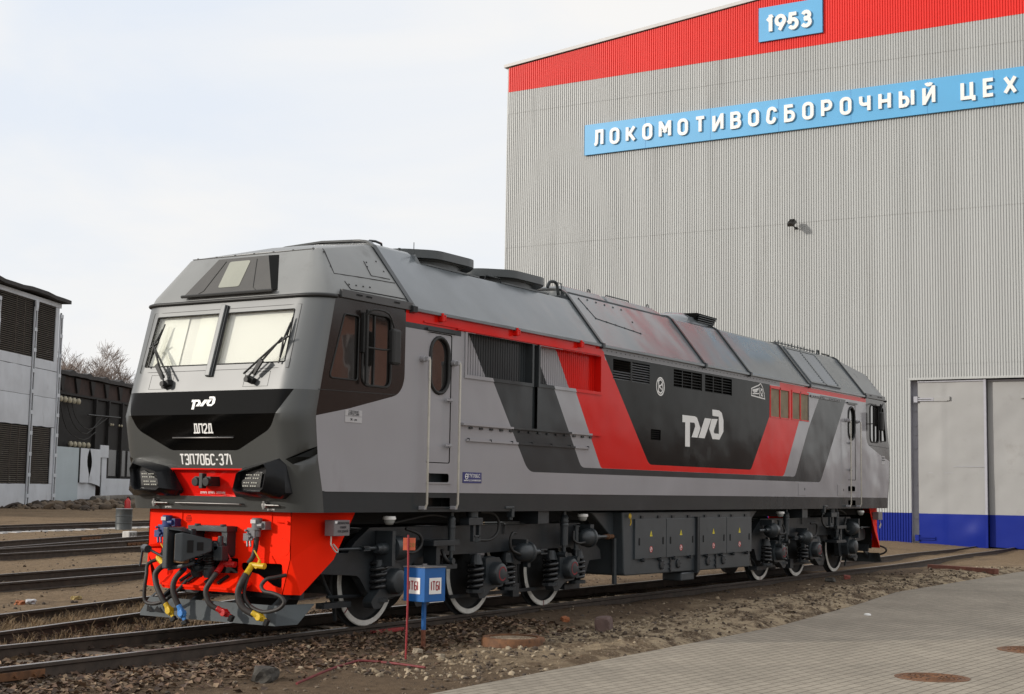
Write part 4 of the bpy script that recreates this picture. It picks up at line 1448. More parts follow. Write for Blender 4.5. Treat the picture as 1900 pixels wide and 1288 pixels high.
    # hoses and brake rigging
    for q, r in (
            ([(3.98, -1.42, 1.52), (4.3, -1.42, 1.50), (4.47, -1.42, 1.38), (4.45, -1.42, 1.22), (4.25, -1.42, 1.12), (3.95, -1.40, 1.12)], .022),
            ([(5.05, -1.36, 1.20), (4.86, -1.42, 1.20), (4.80, -1.42, 1.08), (4.86, -1.42, .95), (5.13, -1.40, .88)], .022),
            ([(6.78, -1.38, 1.20), (6.72, -1.42, 1.06), (6.85, -1.44, 1.01), (7.08, -1.42, 1.02)], .02),
            ([(2.40, -1.25, 1.30), (2.62, -1.32, 1.22), (2.68, -1.32, 1.08), (2.5, -1.32, .98), (2.3, -1.3, 1.0)], .022),
            ([(2.2, -1.2, 1.38), (2.9, -1.3, 1.48), (3.3, -1.3, 1.44)], .02),
            ([(3.2, -1.30, 1.0), (3.2, -1.36, .88), (3.3, -1.36, .82)], .028),
            ):
        mb = MB(T)
        mb.tube(q, r, 8)
        mb.build('air_hose', m_rubber, bg, smooth=60)
    def piece(nm, fn, mat=m_under):
        mb = MB(T)
        fn(mb)
        mb.build(nm, mat, bg)
    piece('air_pipe', lambda mb: mb.tube([(4.5, -1.14, 1.34), (5.02, -1.16, 1.34), (5.06, -1.16, 1.30), (5.05, -1.16, 1.18)], .012, 6, 0, 1))
    piece('brake_rod', lambda mb: mb.tube([(1.1, -.98, .44), (2.6, -.98, .40)], .022, 6, 0, 1))
    for q in ((.95, 1.5, -1.06, -.92, .30, .37), (3.9, 5.6, -1.0, -.95, .27, .32), (5.6, 7.4, -1.0, -.95, .27, .32)):
        piece('brake_bar', lambda mb: mb.box(*q))
    for q in ((5.42, 5.6, -1.1, -.9, .22, .42), (7.0, 7.5, -1.1, -.9, .25, .33)):
        piece('brake_lever', lambda mb: mb.box(*q))
    piece('brake_shoe', lambda mb: mb.prism(fillet([(3.0, .36), (3.3, .7), (3.44, .7), (3.5, .36), (3.4, .2), (3.1, .2)], .05), 'y', -.95, -.82))
    piece('brake_shoe', lambda mb: mb.prism(fillet([(5.4, .36), (5.55, .75), (5.72, .75), (5.75, .36), (5.65, .25), (5.5, .25)], .05), 'y', -.98, -.85))
    piece('brake_rod', lambda mb: mb.tube([(7.35, -1.0, .30), (7.55, -1.05, .42), (7.7, -1.05, .50)], .02, 6, 0, 1))
    mb = MB(T)
    mb.tube([(1.0, -.90, .86), (1.12, -.92, .60), (1.32, -.90, .35), (1.40, -.88, .12)], .026, 8)
    mb.build('sand_pipe', m_under, bg, smooth=50)
    for x in (1.80, 7.0):
        mb = MB(T)
        mb.lathe([(.085, 0), (.09, .015), (.08, .045)], (x, -1.42, 1.43), (0, 0, 1), 20, 0)
        mb.lathe([(.02, -.07), (.05, -.062), (.07, -.035), (.075, 0)], (x, -1.42, 1.43), (0, 0, 1), 20, 1)
        mb.build('step_lamp', [m_white, M('frosted lamp glass', (.30, .31, .30), .2, var=.1)], loco, smooth=40)
    return bg
mirw = lambda p: Vector((LW-p.x, p.y, p.z))
bogie(None)
bogie(mirw)
mb = MB()
mb.cyl((8.43, -1.25, .28), (8.43, -1.25, 1.05), .042, n=14)
mb.cyl((8.43, -1.25, .64), (8.7, -1.25, .64), .02, n=8)
mb.build('drain_pipe', m_under2, loco)
mb = MB()
mb.tube([(7.95, -1.30, 1.09), (8.3, -1.28, 1.085)], .035, 10, 0, 1)
mb.cyl((8.1, -1.28, 1.085), (8.14, -1.28, 1.085), .05, n=12)
mb.build('pipe_coupling', m_rust, loco)
mb = MB()
mb.box(.5, 22.2, -1.0, 1.0, 1.36, 1.56)
mb.build('underfloor', m_void, loco)
# ---- snow apron, coupler, plough and hoses at both ends
def hx(y, z, x0, x):
    """carry a point measured on the plane x0 to the plane x along the line of sight"""
    k = (x-x0)/(x0+13.62)
    return Vector((x, y+(y+12.9)*k, z+(z-1.855)*k))
def end_gear(T, front):
    X = .10
    out = [(1.205, 1.525), (-1.205, 1.525), (-1.21, .955), (-1.10, .53), (-.55, .55), (.80, .55), (.98, .60), (1.21, .955)]
    oR = fillet([(-.41, .89), (-1.08, .90), (-1.08, .60), (-.95, .63), (-.70, .76), (-.43, .80)], .04)
    oL = fillet([(.40, .88), (.56, .88), (.56, .80), (.40, .76)], .04)
    oC = fillet([(.27, .94), (-.36, .94), (-.36, .74), (.30, .74)], .02)
    disc = [(-1.10+.10*math.cos(R(a)), 1.10+.10*math.sin(R(a))) for a in list(range(100, 180, 8))]
    vent = [(.50+.055*math.cos(a*math.pi/8), 1.41+.055*math.sin(a*math.pi/8)) for a in range(16)]
    def cl(y, z):
        if not inpoly(y, z, out) or any(inpoly(y, z, h) for h in (oR, oL, oC)):
            return None
        return 0
    V, Tt, K = cdt([out, oR, oL, oC], cl)
    mb = MB(T)
    solid2d(V, Tt, lambda y, z: Vector((X+.012, y, z)), lambda y, z: Vector((X, y, z)), mb)
    for s in (-1, 1):     # side wings running back under the body
        a = [Vector((X, s*1.203, 1.525)), Vector((1.15, s*1.36, 1.525)), Vector((.74, s*1.36, .945)), Vector((.19, s*1.31, .53)), Vector((X, s*1.10, .53)), Vector((X, s*1.21, .955))]
        b = [p+Vector((0, -s*.012, 0)) for p in a]
        mb.add(a+b, [tuple(range(6)), tuple(range(11, 5, -1))]+[(i, (i+1) % 6, 6+(i+1) % 6, 6+i) for i in range(6)])
    # folded shelf with slots
    sh = [(X, .74, .72), (X, -.40, .76), (X, -.60, .66), (-.10, -.62, .585), (-.12, .62, .60), (-.02, .86, .60)]
    mb.add(sh+[(x, y, z-.03) for x, y, z in sh], [tuple(range(6)), tuple(range(11, 5, -1))]+[(i, (i+1) % 6, 6+(i+1) % 6, 6+i) for i in range(6)])
    mb.add([(-.10, -.62, .585), (-.12, .62, .60), (-.02, .86, .60), (.02, .84, .53), (-.10, .62, .535), (-.08, -.62, .53)], [(0, 1, 4, 5), (1, 2, 3, 4)])
    mb.add([(X, .74, .72), (-.02, .86, .60), (X, .98, .60)], [(0, 1, 2)])
    mb.box(X-.004, X, -1.205, 1.205, .957, .962)
    ap = mb.build('snow_apron', m_apron, loco)
    mb = MB(T)
    n = Vector((-.20, 0, .14)).normalized()
    for y in (.40, .27, -.03, -.24):
        a, b = Vector((.05, y-.02, .715)), Vector((-.06, y+.06, .622))
        n2 = Vector((-.5, 0, .85))
        d = (b-a).normalized()
        w = d.cross(n2).normalized()*.026
        mb.hexa([a-w, a+w, b+w, b-w, a-w+n2*.022, a+w+n2*.022, b+w+n2*.022, b-w+n2*.022])
    q = stroke_quads([disc], .03)
    V, Tt, K = cdt(q, lambda x, y: 0 if any(inpoly(x, y, p_) for p_ in q) else None)
    solid2d([(-2.20-y, z) for y, z in V], Tt, lambda y, z: Vector((X-.001, y, z)), lambda y, z: Vector((X-.003, y, z)), mb)
    for k in range(-2, 3):
        for j in range(-2, 3):
            if k*k+j*j < 6:
                mb.obox((X-.001, .50+.02*k, 1.41+.02*j), (1, 0, 0), (0, 1, .3), (0, -.3, 1), .006, .006, .013)
    mb.box(X+.25, X+.28, -1.15, 1.15, .52, 1.4)
    mb.build('apron_opening', m_void, ap)
    mb = MB(T)
    mb.lathe([(.11, 0), (.11, .004)], (X, -1.085, 1.10), (-1, 0, 0), 28)
    mb.build('apron_cover', m_apron, ap)
    mb = MB(T)
    mb.cyl((X, -1.0, 1.41), (X-.03, -1.0, 1.41), .01, n=8)
    mb.tube([(X-.02, -1.0, 1.41), (X-.02, -1.13, 1.405)], .012, 8, 0, 1)
    mb.cyl((X, -1.15, 1.40), (X-.03, -1.15, 1.40), .022, n=10)
    mb.build('towing_pin', m_apron, ap)
    for y0 in (.68, -.83):
        mb = MB(T)
        mb.box(X-.012, X, y0-.07, y0+.14, 1.33, 1.50)
        mb.build('valve_plate', m_apron, ap)
    # coupler
    mb = MB(T)
    P = fillet(rect(-.31, .31, .95, 1.34), .05)
    Q = fillet(rect(-.22, .22, 1.0, 1.27), .03)
    V, Tt, K = cdt([P, Q], lambda y, z: 0 if inpoly(y, z, P) and not inpoly(y, z, Q) else None)
    solid2d(V, Tt, lambda y, z: Vector((X, y, z)), lambda y, z: Vector((-.06, y, z)), mb)
    mb.box(-.09, X, -.33, .33, 1.27, 1.335)
    mb.box(-.05, X, -.20, .18, .90, .96)
    mb.cyl((-.07, -.25, 1.335), (-.07, -.25, 1.36), .04, n=10)
    mb.cyl((-.07, .18, 1.335), (-.07, .18, 1.36), .04, n=10)
    cp = mb.build('coupler', m_under2, loco, bevel=.01)
    mb = MB(T)
    mb.box(-.42, X, -.12, .06, 1.0, 1.15)
    mb.box(-.55, -.24, .215, .30, .81, 1.32)
    mb.box(-.33, -.24, .03, .30, .84, 1.30)
    mb.hexa([(-.64, .01, .92), (-.60, -.09, .90), (-.60, -.09, 1.27), (-.64, .01, 1.25), (-.32, .02, 1.0), (-.27, -.27, 1.03), (-.27, -.27, 1.18), (-.32, .02, 1.23)])
    mb.hexa([(-.55, .21, 1.29), (-.46, .05, 1.27), (-.30, .02, 1.24), (-.30, .22, 1.29), (-.52, .23, 1.32), (-.44, .12, 1.31), (-.30, .10, 1.30), (-.30, .22, 1.32)])
    mb.hexa([(-.46, .30, .78), (-.44, .06, .82), (-.30, -.02, .86), (-.26, .28, .80), (-.46, .30, .83), (-.44, .06, .87), (-.30, -.02, .92), (-.26, .28, .86)])
    mb.build('coupler_head', m_under2, cp, bevel=.016)
    mb = MB(T)
    mb.box(-.46, -.35, .02, .20, .88, 1.22)
    mb.build('coupler_jaw', M('rusty jaw', (.16, .085, .04), .6, var=.3, vs=12), cp, bevel=.02)
    mb = MB(T)
    for y, x, h_ in ((-.135, -.515, .15), (-.195, -.405, .10)):
        mb.obox((x, y, 1.095), (1, -.55, 0), (.55, 1, 0), (0, 0, 1), .075, .03, h_)
    mb.build('jaw_pocket', m_void, cp)
    for y in (.10, -.10):
        mb = MB(T)
        mb.helix((-.13, y, .83), .052, .13, 4, .012, 6)
        s_ = mb.build('coupler_spring', m_rubber, cp, smooth=60)
        mb = MB(T)
        mb.lathe([(.06, .70), (.085, .74), (.088, .84)], (-.13, y, 0), (0, 0, 1), 14)
        mb.build('spring_cup', m_under2, cp, smooth=40)
    mb = MB(T)
    mb.cyl((-.14, -.28, .95), (-.14, -.28, 1.22), .035, n=10)
    mb.box(-.2, -.08, -.36, -.22, .92, 1.10)
    mb.cyl((-.2, -.24, 1.09), (-.06, -.24, 1.09), .055, n=14)
    mb.build('release_gear', m_under2, cp, bevel=.01)
    # plough
    mb = MB(T)
    A = [(.03, 1.07, .40), (.03, -1.07, .40), (-.06, -1.14, .165), (-.06, 1.14, .165)]
    B = [(x+.025, y, z) for x, y, z in A]
    mb.hexa(A+B)
    for s in (-1, 1):
        W1 = [(.03, s*1.07, .40), (.40, s*1.36, .42), (.12, s*1.33, .185), (-.06, s*1.14, .165)]
        mb.hexa(W1+[(x+.02, y-s*.02, z) for x, y, z in W1])
    pl = mb.build('plough', M('plough grey paint', (.065, .075, .08), .6, spec=.2, var=.15, vs=3, dirt=((.05, .048, .045), .6, .9, 5)), loco)
    mb = MB(T)
    for y in (-.95, -.3, .4, .95):
        mb.prism([(.05, .36), (.05, .25), (.45, .50), (.45, .62)], 'y', y-.02, y+.02)
    mb.box(.42, .50, -1.1, 1.1, .45, .62)
    mb.build('plough_stay', m_under, pl)
    if front:
        mb = MB(T)
        for q in ([(1.04, .31), (1.02, .22), (.90, .23)], [(.86, .30), (.74, .22), (.90, .23)]):
            mb.add([(-.005+(.40-z)*-.36, y, z) for y, z in q], [(0, 1, 2)])
        mb.build('plough_notch', m_void, pl)
    # air valves on the apron
    for y0, col in ((.78, M('valve blue paint', (.015, .035, .14), .4, var=.2, vs=14)), (-.74, m_midgrey)):
        mb = MB(T)
        mb.cyl((-.0, y0, 1.30), (-.0, y0, 1.45), .066, n=18)
        mb.cyl((-.0, y0, 1.22), (-.0, y0, 1.30), .05, n=14)
        mb.box(-.06, .03, y0-.02, y0+.11, 1.20, 1.33)
        mb.box(-.09, -.02, y0+.05, y0+.14, 1.17, 1.26)
        mb.cyl((-.02, y0-.12, 1.36), (-.02, y0-.04, 1.36), .036, n=12)
        mb.box(-.02, .10, y0-.15, y0-.09, 1.31, 1.41)
        mb.tube([(-.06, y0+.10, 1.20), (-.09, y0+.06, 1.10)], .016, 6, 0, 1)
        mb.tube([(-.06, y0+.05, 1.20), (-.08, y0+.02, 1.10)], .014, 6, 0, 1)
        for k in range(4):
            mb.cyl((-.07, y0+.0+.035*k, 1.19+.035*k), (-.095, y0+.035*k, 1.19+.035*k), .016, n=8)
        v = mb.build('air_valve', col, ap, bevel=.006)
        mb = MB(T)
        mb.tube([(-.0, y0, 1.23), (-.01, y0-.0, 1.10), (-.03, y0+.02, .98), (-.08, y0+.05, .90)], [.035, .028], 8)
        mb.build('valve_hose', m_hose, v, smooth=60)
        mb = MB(T)
        mb.box(-.075, -.068, y0-.04, y0+.04, 1.385, 1.43)
        mb.build('valve_tag', m_pwhite, v)
    # coupling hoses with end cocks and glad hands
    def hose(col, pts, rad, cock, head, hcol=None):
        mb = MB(T)
        mb.tube(pts, rad, 10, 0, 4)
        h = mb.build('brake_hose', m_hose, loco, smooth=60)
        if cock is not None:
            mb = MB(T)
            c = Vector(cock)
            mb.cyl(c+Vector((.10, 0, 0)), c+Vector((-.07, 0, 0)), .034, n=12)
            mb.cyl(c+Vector((-.04, .11, .01)), c+Vector((-.04, -.12, 0)), .036, n=12)
            mb.cyl(c+Vector((-.04, -.02, .02)), c+Vector((-.04, -.04, .07)), .022, n=10)
            mb.tube([c+Vector((-.04, -.04, .07)), c+Vector((-.05, .00, .13)), c+Vector((-.05, .05, .19))], .010, 6, 0, 2)
            mb.cyl(c+Vector((-.05, .08, .0)), Vector(pts[0]), .038, n=10)
            mb.build('end_cock', col, h, bevel=.005)
        if head is not None:
            mb = MB(T)
            c = Vector(head)
            d = (Vector(pts[-1])-Vector(pts[-2])).normalized()
            s_ = d.cross(Vector((1, 0, 0))).normalized()
            mb.cyl(c-d*.06, c+d*.02, .036, n=10)
            mb.obox(c+d*.05, d, (1, 0, 0), s_, .11, .05, .075)
            mb.cyl(c+d*.05+Vector((-.04, 0, 0)), c+d*.05+Vector((.04, 0, 0)), .046, n=12)
            mb.obox(c+d*.12, d, (1, 0, 0), s_, .05, .03, .05)
            mb.build('hose_head', hcol or col, h, bevel=.008)
            mb = MB(T)
            mb.obox(c+d*.15+Vector((0, 0, -.02)), d, (1, 0, 0), s_, .05, .05, .08)
            mb.build('head_bracket', m_rubber, h, bevel=.005)
        return h
    x3 = -.28
    hose(m_yellow, [hx(.50, .84, -.3, -.2), hx(.60, .78, -.3, -.26), hx(.655, .70, -.3, x3), hx(.62, .57, -.3, -.3), hx(.53, .44, -.3, -.3), hx(.44, .34, -.3, -.28)], .038, (-.02, .76, .90), hx(.42, .32, -.3, -.28))
    hose(m_blue, [hx(.12, .80, -.35, -.25), hx(.24, .70, -.35, -.30), hx(.29, .60, -.35, -.33), hx(.27, .49, -.35, -.33), hx(.17, .33, -.35, -.30)], .036, (-.06, .24, .86), hx(.15, .31, -.35, -.30), m_ltblue)
    hose(m_valvered, [hx(-.43, .78, -.35, -.22), hx(-.34, .68, -.35, -.28), hx(-.265, .57, -.35, -.31), hx(-.29, .46, -.35, -.31), hx(-.36, .39, -.35, -.29), hx(-.48, .345, -.35, -.25)], .034, (-.02, -.34, .87), hx(-.52, .335, -.35, -.25))
    hose(m_yellow, [hx(-.86, .78, -.3, -.20), hx(-.79, .68, -.3, -.26), hx(-.745, .57, -.3, -.28), hx(-.765, .46, -.3, -.28), hx(-.85, .37, -.3, -.26), hx(-1.0, .315, -.3, -.22)], .042, (-.02, -.82, .87), hx(-1.04, .31, -.3, -.22))
    mb = MB(T)
    mb.tube([(.08, -1.16, .77), hx(-1.22, .755, -.2, -.05), hx(-1.10, .73, -.2, -.12), hx(-1.02, .65, -.2, -.16), hx(-1.07, .585, -.2, -.18), hx(-1.20, .57, -.2, -.18), hx(-1.34, .53, -.2, -.17), hx(-1.385, .46, -.2, -.17), hx(-1.28, .38, -.2, -.18), hx(-1.05, .34, -.2, -.19), hx(-.85, .40, -.2, -.20), hx(-.75, .52, -.2, -.22), hx(-.78, .70, -.2, -.2), hx(-.84, .8, -.2, -.12)], .024, 8, 0, 4)
    mb.build('control_hose', m_hose, loco, smooth=60)
    mb = MB(T)
    mb.tube([(.0, .78, .92), hx(.88, .84, -.2, -.12), hx(.91, .70, -.2, -.18), hx(.935, .52, -.2, -.2), hx(.92, .37, -.2, -.2), hx(.80, .335, -.2, -.2), hx(.62, .37, -.2, -.2), hx(.47, .45, -.2, -.18), hx(.31, .56, -.2, -.12), hx(.2, .66, -.2, -.05)], .024, 8, 0, 4)
    mb.build('control_hose', m_hose, loco, smooth=60)
    mb = MB(T)      # uncoupling lever with its wall bracket
    mb.tube([hx(.42, .88, -.2, -.1), hx(.66, .94, -.2, -.12), hx(.92, 1.03, -.2, -.16)], .018, 8, 0, 1)
    mb.tube([hx(.90, 1.03, -.2, -.16), hx(.97, 1.04, -.2, -.17), hx(1.0, .98, -.2, -.17), hx(1.03, .80, -.2, -.17)], .016, 8, 0, 2)
    mb.cyl(hx(.97, 1.03, -.2, -.13), hx(.90, 1.02, -.2, -.19), .05, n=12)
    mb.build('uncoupling_lever', m_under2, loco, smooth=50)
    mb = MB(T)
    mb.hexa([(X, .90, 1.06), (X, .94, 1.02), (X, .98, 1.02), (X, .96, 1.10), (-.05, 1.06, 1.04), (-.05, 1.08, 1.02), (-.05, 1.10, 1.03), (-.04, 1.08, 1.06)])
    mb.build('lever_bracket', m_apron, ap)
    mb = MB(T)
    mb.tube([hx(.12, .86, -.35, -.28), hx(.02, .82, -.35, -.26), hx(-.08, .78, -.35, -.24), hx(-.18, .80, -.35, -.22), hx(-.28, .83, -.35, -.2)], .014, 6)
    mb.build('safety_chain', m_rubber, loco)
    # equipment box on the wing of the apron
    mb = MB(T)
    mb.box(.56, .87, -1.50, -1.35, 1.24, 1.435)
    bx = mb.build('equipment_box', M('box grey', (.17, .155, .16), .4, var=.08), ap, bevel=.006)
    mb = MB(T)
    mb.tube([(.58, -1.44, 1.24), (.58, -1.44, 1.18), (.56, -1.46, 1.13), (.66, -1.46, 1.04), (.70, -1.46, 1.06), (.60, -1.46, 1.14)], .010, 6, 0, 2)
    mb.build('box_cable', m_chrome, bx)
    if front:
        for k, s in enumerate(('АППАРАТУРА', 'СВЯЗИ', 'ПОЕЗДНОЙ')):
            font_mesh(s, .026, 'lettering', m_ink, bx, (.735, -1.503, 1.385-.05*k), (1, 0, 0), (0, 0, 1))
        mb = MB(T)
        mb.box(.575, .62, -1.503, -1.50, 1.395, 1.425)
        mb.build('box_tag', m_white, bx)
end_gear(None, True)
end_gear(mirx, False)
# ================================================================== SETTING
def sst(a, b, x):
    t = max(0, min(1, (x-a)/(b-a)))
    return t*t*(3-2*t)
def rise(y):
    return .012*max(0, min(y, 70)-8)
def pave_edge(x):
    T_ = [(-60, -4.76), (-2, -4.75), (7.2, -4.70), (11.9, -4.24), (16.1, -3.72), (27, -3.80), (80, -4.0)]
    return lerp(T_, x)
def nz2(x, y, s, o=0.):
    return noise.noise(Vector((x*s, y*s, o)))
def gz(x, y):
    h = -.165+rise(y)-.20*sst(34, 46, x)*sst(7, 1.5, y)
    if abs(x) < 80 and -30 < y < 90:
        e = pave_edge(x)
        d = y-e
        if d < 0:
            return -.30
        h += .035*nz2(x, y, .5)+.022*nz2(x, y, 1.7, 3)+.012*nz2(x, y, 5, 7)+.007*nz2(x, y, 12, 9)
        b = sst(.0, .5, d)*sst(2.6, 1.2, d)*sst(-1, 4, x)*sst(34, 24, x)
        h += b*(.05+.09*abs(nz2(x, y, 1.3, 5))+.05*abs(nz2(x, y, 4.5, 2))+.025*abs(nz2(x, y, 11, 4)))
        h += .075*sst(-1.5, .5, x)*sst(30, 24, x)*sst(-.84, -.98, y)*sst(-2.4, -1.6, y)
        if abs(y) < .72 and x < 30:
            h -= .02
        h = h*1-.02*sst(.35, 0, d)
    return h
def axis(fine0, fine1, st, lo, hi, g=1.13):
    a = [fine0+st*i for i in range(int((fine1-fine0)/st)+1)]
    s, x = st, a[-1]
    while x < hi:
        s *= g
        x += s
        a.append(min(x, hi))
    s, x = st, a[0]
    pre = []
    while x > lo:
        s *= g
        x -= s
        pre.append(max(x, lo))
    return pre[::-1]+a
gx = axis(-5, 15, .075, -1500, 2500, 1.06)
gy = axis(-5.0, 5.2, .075, -1500, 2500, 1.06)
mb = MB()
mb.v = [Vector((x, y, gz(x, y))) for y in gy for x in gx]
n = len(gx)
mb.f = [(j*n+i, j*n+i+1, (j+1)*n+i+1, (j+1)*n+i) for j in range(len(gy)-1) for i in range(n-1)]
mb.m = [0]*len(mb.f)
def ground_mat():
    m = bpy.data.materials.new('yard soil')
    m.use_nodes = True
    t = m.node_tree
    N, L = t.nodes, t.links
    B = N['Principled BSDF']
    B.inputs['Roughness'].default_value = .95
    B.inputs['Specular IOR Level'].default_value = .15
    c = N.new('ShaderNodeTexCoord').outputs['Object']
    def nn(s, d=6, r=.6):
        q = N.new('ShaderNodeTexNoise')
        q.inputs['Scale'].default_value = s
        q.inputs['Detail'].default_value = d
        q.inputs['Roughness'].default_value = r
        L.new(c, q.inputs['Vector'])
        return q.outputs['Fac']
    def mp_(v, a, b, x=0., y=1.):
        q = N.new('ShaderNodeMapRange')
        q.inputs[1].default_value, q.inputs[2].default_value = a, b
        q.inputs[3].default_value, q.inputs[4].default_value = x, y
        L.new(v, q.inputs[0])
        return q.outputs[0]
    def mixc(f, a, b):
        q = N.new('ShaderNodeMix')
        q.data_type = 'RGBA'
        if isinstance(f, float):
            q.inputs[0].default_value = f
        else:
            L.new(f, q.inputs[0])
        for s, v in ((6, a), (7, b)):
            if isinstance(v, tuple):
                q.inputs[s].default_value = v+(1,)
            else:
                L.new(v, q.inputs[s])
        return q.outputs[2]
    def mul(a, b, op='MULTIPLY'):
        q = N.new('ShaderNodeMath')
        q.operation = op
        for i, v in enumerate((a, b)):
            if isinstance(v, (int, float)):
                q.inputs[i].default_value = v
            else:
                L.new(v, q.inputs[i])
        return q.outputs[0]
    dry = mixc(mp_(nn(9, 8, .7), .35, .65), (.145, .101, .062), (.262, .188, .117))
    dry = mixc(mp_(nn(.45, 4), .54, .74), dry, (.10, .070, .046))
    dry = mixc(mp_(nn(45, 4, .7), .60, .72), dry, (.40, .32, .22))
    soil = mixc(mp_(nn(11, 8, .7), .35, .68), (.070, .048, .032), (.150, .105, .068))
    soil = mixc(mp_(nn(38, 5, .7), .60, .70), soil, (.19, .155, .115))
    sand = mixc(mp_(nn(2.2, 9, .74), .44, .56), (.105, .073, .047), (.40, .315, .21))
    sand = mixc(mp_(nn(30, 6, .7), .55, .68), sand, (.46, .39, .29))
    sep = N.new('ShaderNodeSeparateXYZ')
    L.new(c, sep.inputs[0])
    X, Y = sep.outputs[0], sep.outputs[1]
    wob = mp_(nn(.7, 5, .6), 0, 1, -1.3, 1.3)
    yw = mul(Y, wob, 'ADD')
    # darker soil band along the locomotive's track, paler yard beyond, spoil strip along the paving
    band = mul(mp_(yw, -2.7, -1.9), mp_(yw, 3.2, 1.9))
    band = mul(band, mp_(X, 31, 24))
    base = mixc(band, dry, soil)
    fore = mul(mul(mp_(yw, -1.2, -2.2), mp_(X, 6, 0)), .75)
    base = mixc(fore, base, soil)
    strip = mul(mul(mp_(yw, -1.9, -2.7), mp_(X, -.5, 4)), mp_(X, 34, 26))
    base = mixc(strip, base, sand)
    L.new(base, B.inputs['Base Color'])
    b1_ = N.new('ShaderNodeBump')
    b1_.inputs['Distance'].default_value = .05
    b1_.inputs['Strength'].default_value = .9
    L.new(nn(14, 9, .7), b1_.inputs['Height'])
    b2_ = N.new('ShaderNodeBump')
    b2_.inputs['Distance'].default_value = .02
    b2_.inputs['Strength'].default_value = .8
    L.new(nn(60, 5, .7), b2_.inputs['Height'])
    L.new(b1_.outputs[0], b2_.inputs['Normal'])
    L.new(b2_.outputs[0], B.inputs['Normal'])
    return m
g_o = mb.build('ground', ground_mat(), recalc=False, smooth=180)
g_o['kind'] = 'structure'

# paved apron of long concrete setts
def pave_mat():
    m = bpy.data.materials.new('concrete setts')
    m.use_nodes = True
    t = m.node_tree
    N, L = t.nodes, t.links
    B = N['Principled BSDF']
    B.inputs['Roughness'].default_value = .9
    B.inputs['Specular IOR Level'].default_value = .2
    c = N.new('ShaderNodeTexCoord').outputs['Object']
    q = N.new('ShaderNodeMapping')
    q.inputs['Rotation'].default_value = (0, 0, R(4))
    L.new(c, q.inputs[0])
    br = N.new('ShaderNodeTexBrick')
    br.inputs['Scale'].default_value = 1
    br.inputs['Brick Width'].default_value = .26
    br.inputs['Row Height'].default_value = .13
    br.inputs['Mortar Size'].default_value = .010
    br.inputs['Mortar Smooth'].default_value = .6
    br.inputs['Bias'].default_value = 0
    br.inputs['Color1'].default_value = (.325, .287, .233, 1)
    br.inputs['Color2'].default_value = (.285, .252, .205, 1)
    br.inputs['Mortar'].default_value = (.165, .142, .115, 1)
    L.new(q.outputs[0], br.inputs['Vector'])
    n1 = N.new('ShaderNodeTexNoise')
    n1.inputs['Scale'].default_value = .5
    n1.inputs['Detail'].default_value = 8
    n1.inputs['Roughness'].default_value = .7
    L.new(c, n1.inputs['Vector'])
    mr = N.new('ShaderNodeMapRange')
    mr.inputs[1].default_value, mr.inputs[2].default_value = .3, .7
    mr.inputs[3].default_value, mr.inputs[4].default_value = .78, 1.15
    L.new(n1.outputs['Fac'], mr.inputs[0])
    n2 = N.new('ShaderNodeTexNoise')
    n2.inputs['Scale'].default_value = 35
    n2.inputs['Detail'].default_value = 6
    n2.inputs['Roughness'].default_value = .75
    L.new(c, n2.inputs['Vector'])
    m2 = N.new('ShaderNodeMapRange')
    m2.inputs[1].default_value, m2.inputs[2].default_value = .3, .7
    m2.inputs[3].default_value, m2.inputs[4].default_value = .82, 1.15
    L.new(n2.outputs['Fac'], m2.inputs[0])
    mu = N.new('ShaderNodeMath')
    mu.operation = 'MULTIPLY'
    L.new(mr.outputs[0], mu.inputs[0])
    L.new(m2.outputs[0], mu.inputs[1])
    vm = N.new('ShaderNodeVectorMath')
    vm.operation = 'SCALE'
    L.new(br.outputs['Color'], vm.inputs[0])
    L.new(mu.outputs[0], vm.inputs['Scale'])
    L.new(vm.outputs[0], B.inputs['Base Color'])
    bp = N.new('ShaderNodeBump')
    bp.inputs['Distance'].default_value = .012
    bp.inputs['Strength'].default_value = .7
    iv = N.new('ShaderNodeMath')
    iv.operation = 'SUBTRACT'
    iv.inputs[0].default_value = 1
    L.new(br.outputs['Fac'], iv.inputs[1])
    L.new(iv.outputs[0], bp.inputs['Height'])
    L.new(bp.outputs[0], B.inputs['Normal'])
    return m
m_pave = pave_mat()
mb = MB()
xs = [-60, -30, -15]+[-10+.5*k for k in range(90)]+[40, 50, 60, 80]
e = [(x, pave_edge(x)+.02*nz2(x, 0, 1.5)) for x in xs]
k = len(e)
mb.add([(x, y, -.115) for x, y in e]+[(x, -90, -.115) for x, y in e]+[(x, y, -.30) for x, y in e], [(i, k+i, k+i+1, i+1) for i in range(k-1)]+[(i, i+1, 2*k+i+1, 2*k+i) for i in range(k-1)])
tag(mb.build('pavement', m_pave, recalc=False), None, None, kind='structure')

# ------------------------------------------------------------------ rails
PR = [(-.036, 0), (.036, 0), (.036, -.036), (.010, -.052), (.010, -.150), (.075, -.165), (.075, -.18), (-.075, -.18), (-.075, -.165), (-.010, -.150), (-.010, -.052), (-.036, -.036)]
def rail(path, parent, name='rail'):
    mb = MB()
    vs, n = [], len(PR)
    for i, (x, y, z) in enumerate(path):
        a, b = Vector(path[max(0, i-1)][:2]), Vector(path[min(len(path)-1, i+1)][:2])
        d = (b-a).normalized()
        nn = Vector((-d.y, d.x))
        for u, w in PR:
            vs.append((x+nn.x*u, y+nn.y*u, z+w))
    fs, ms = [], []
    for i in range(len(path)-1):
        for k in range(n):
            fs.append((i*n+k, i*n+(k+1) % n, (i+1)*n+(k+1) % n, (i+1)*n+k))
            ms.append(1 if k == 0 else 0)
    fs += [tuple(range(n)), tuple((len(path)-1)*n+k for k in range(n-1, -1, -1))]
    ms += [0, 0]
    mb.add(vs, fs, ms)
    return mb.build(name, [m_rail, m_rail_top], parent)
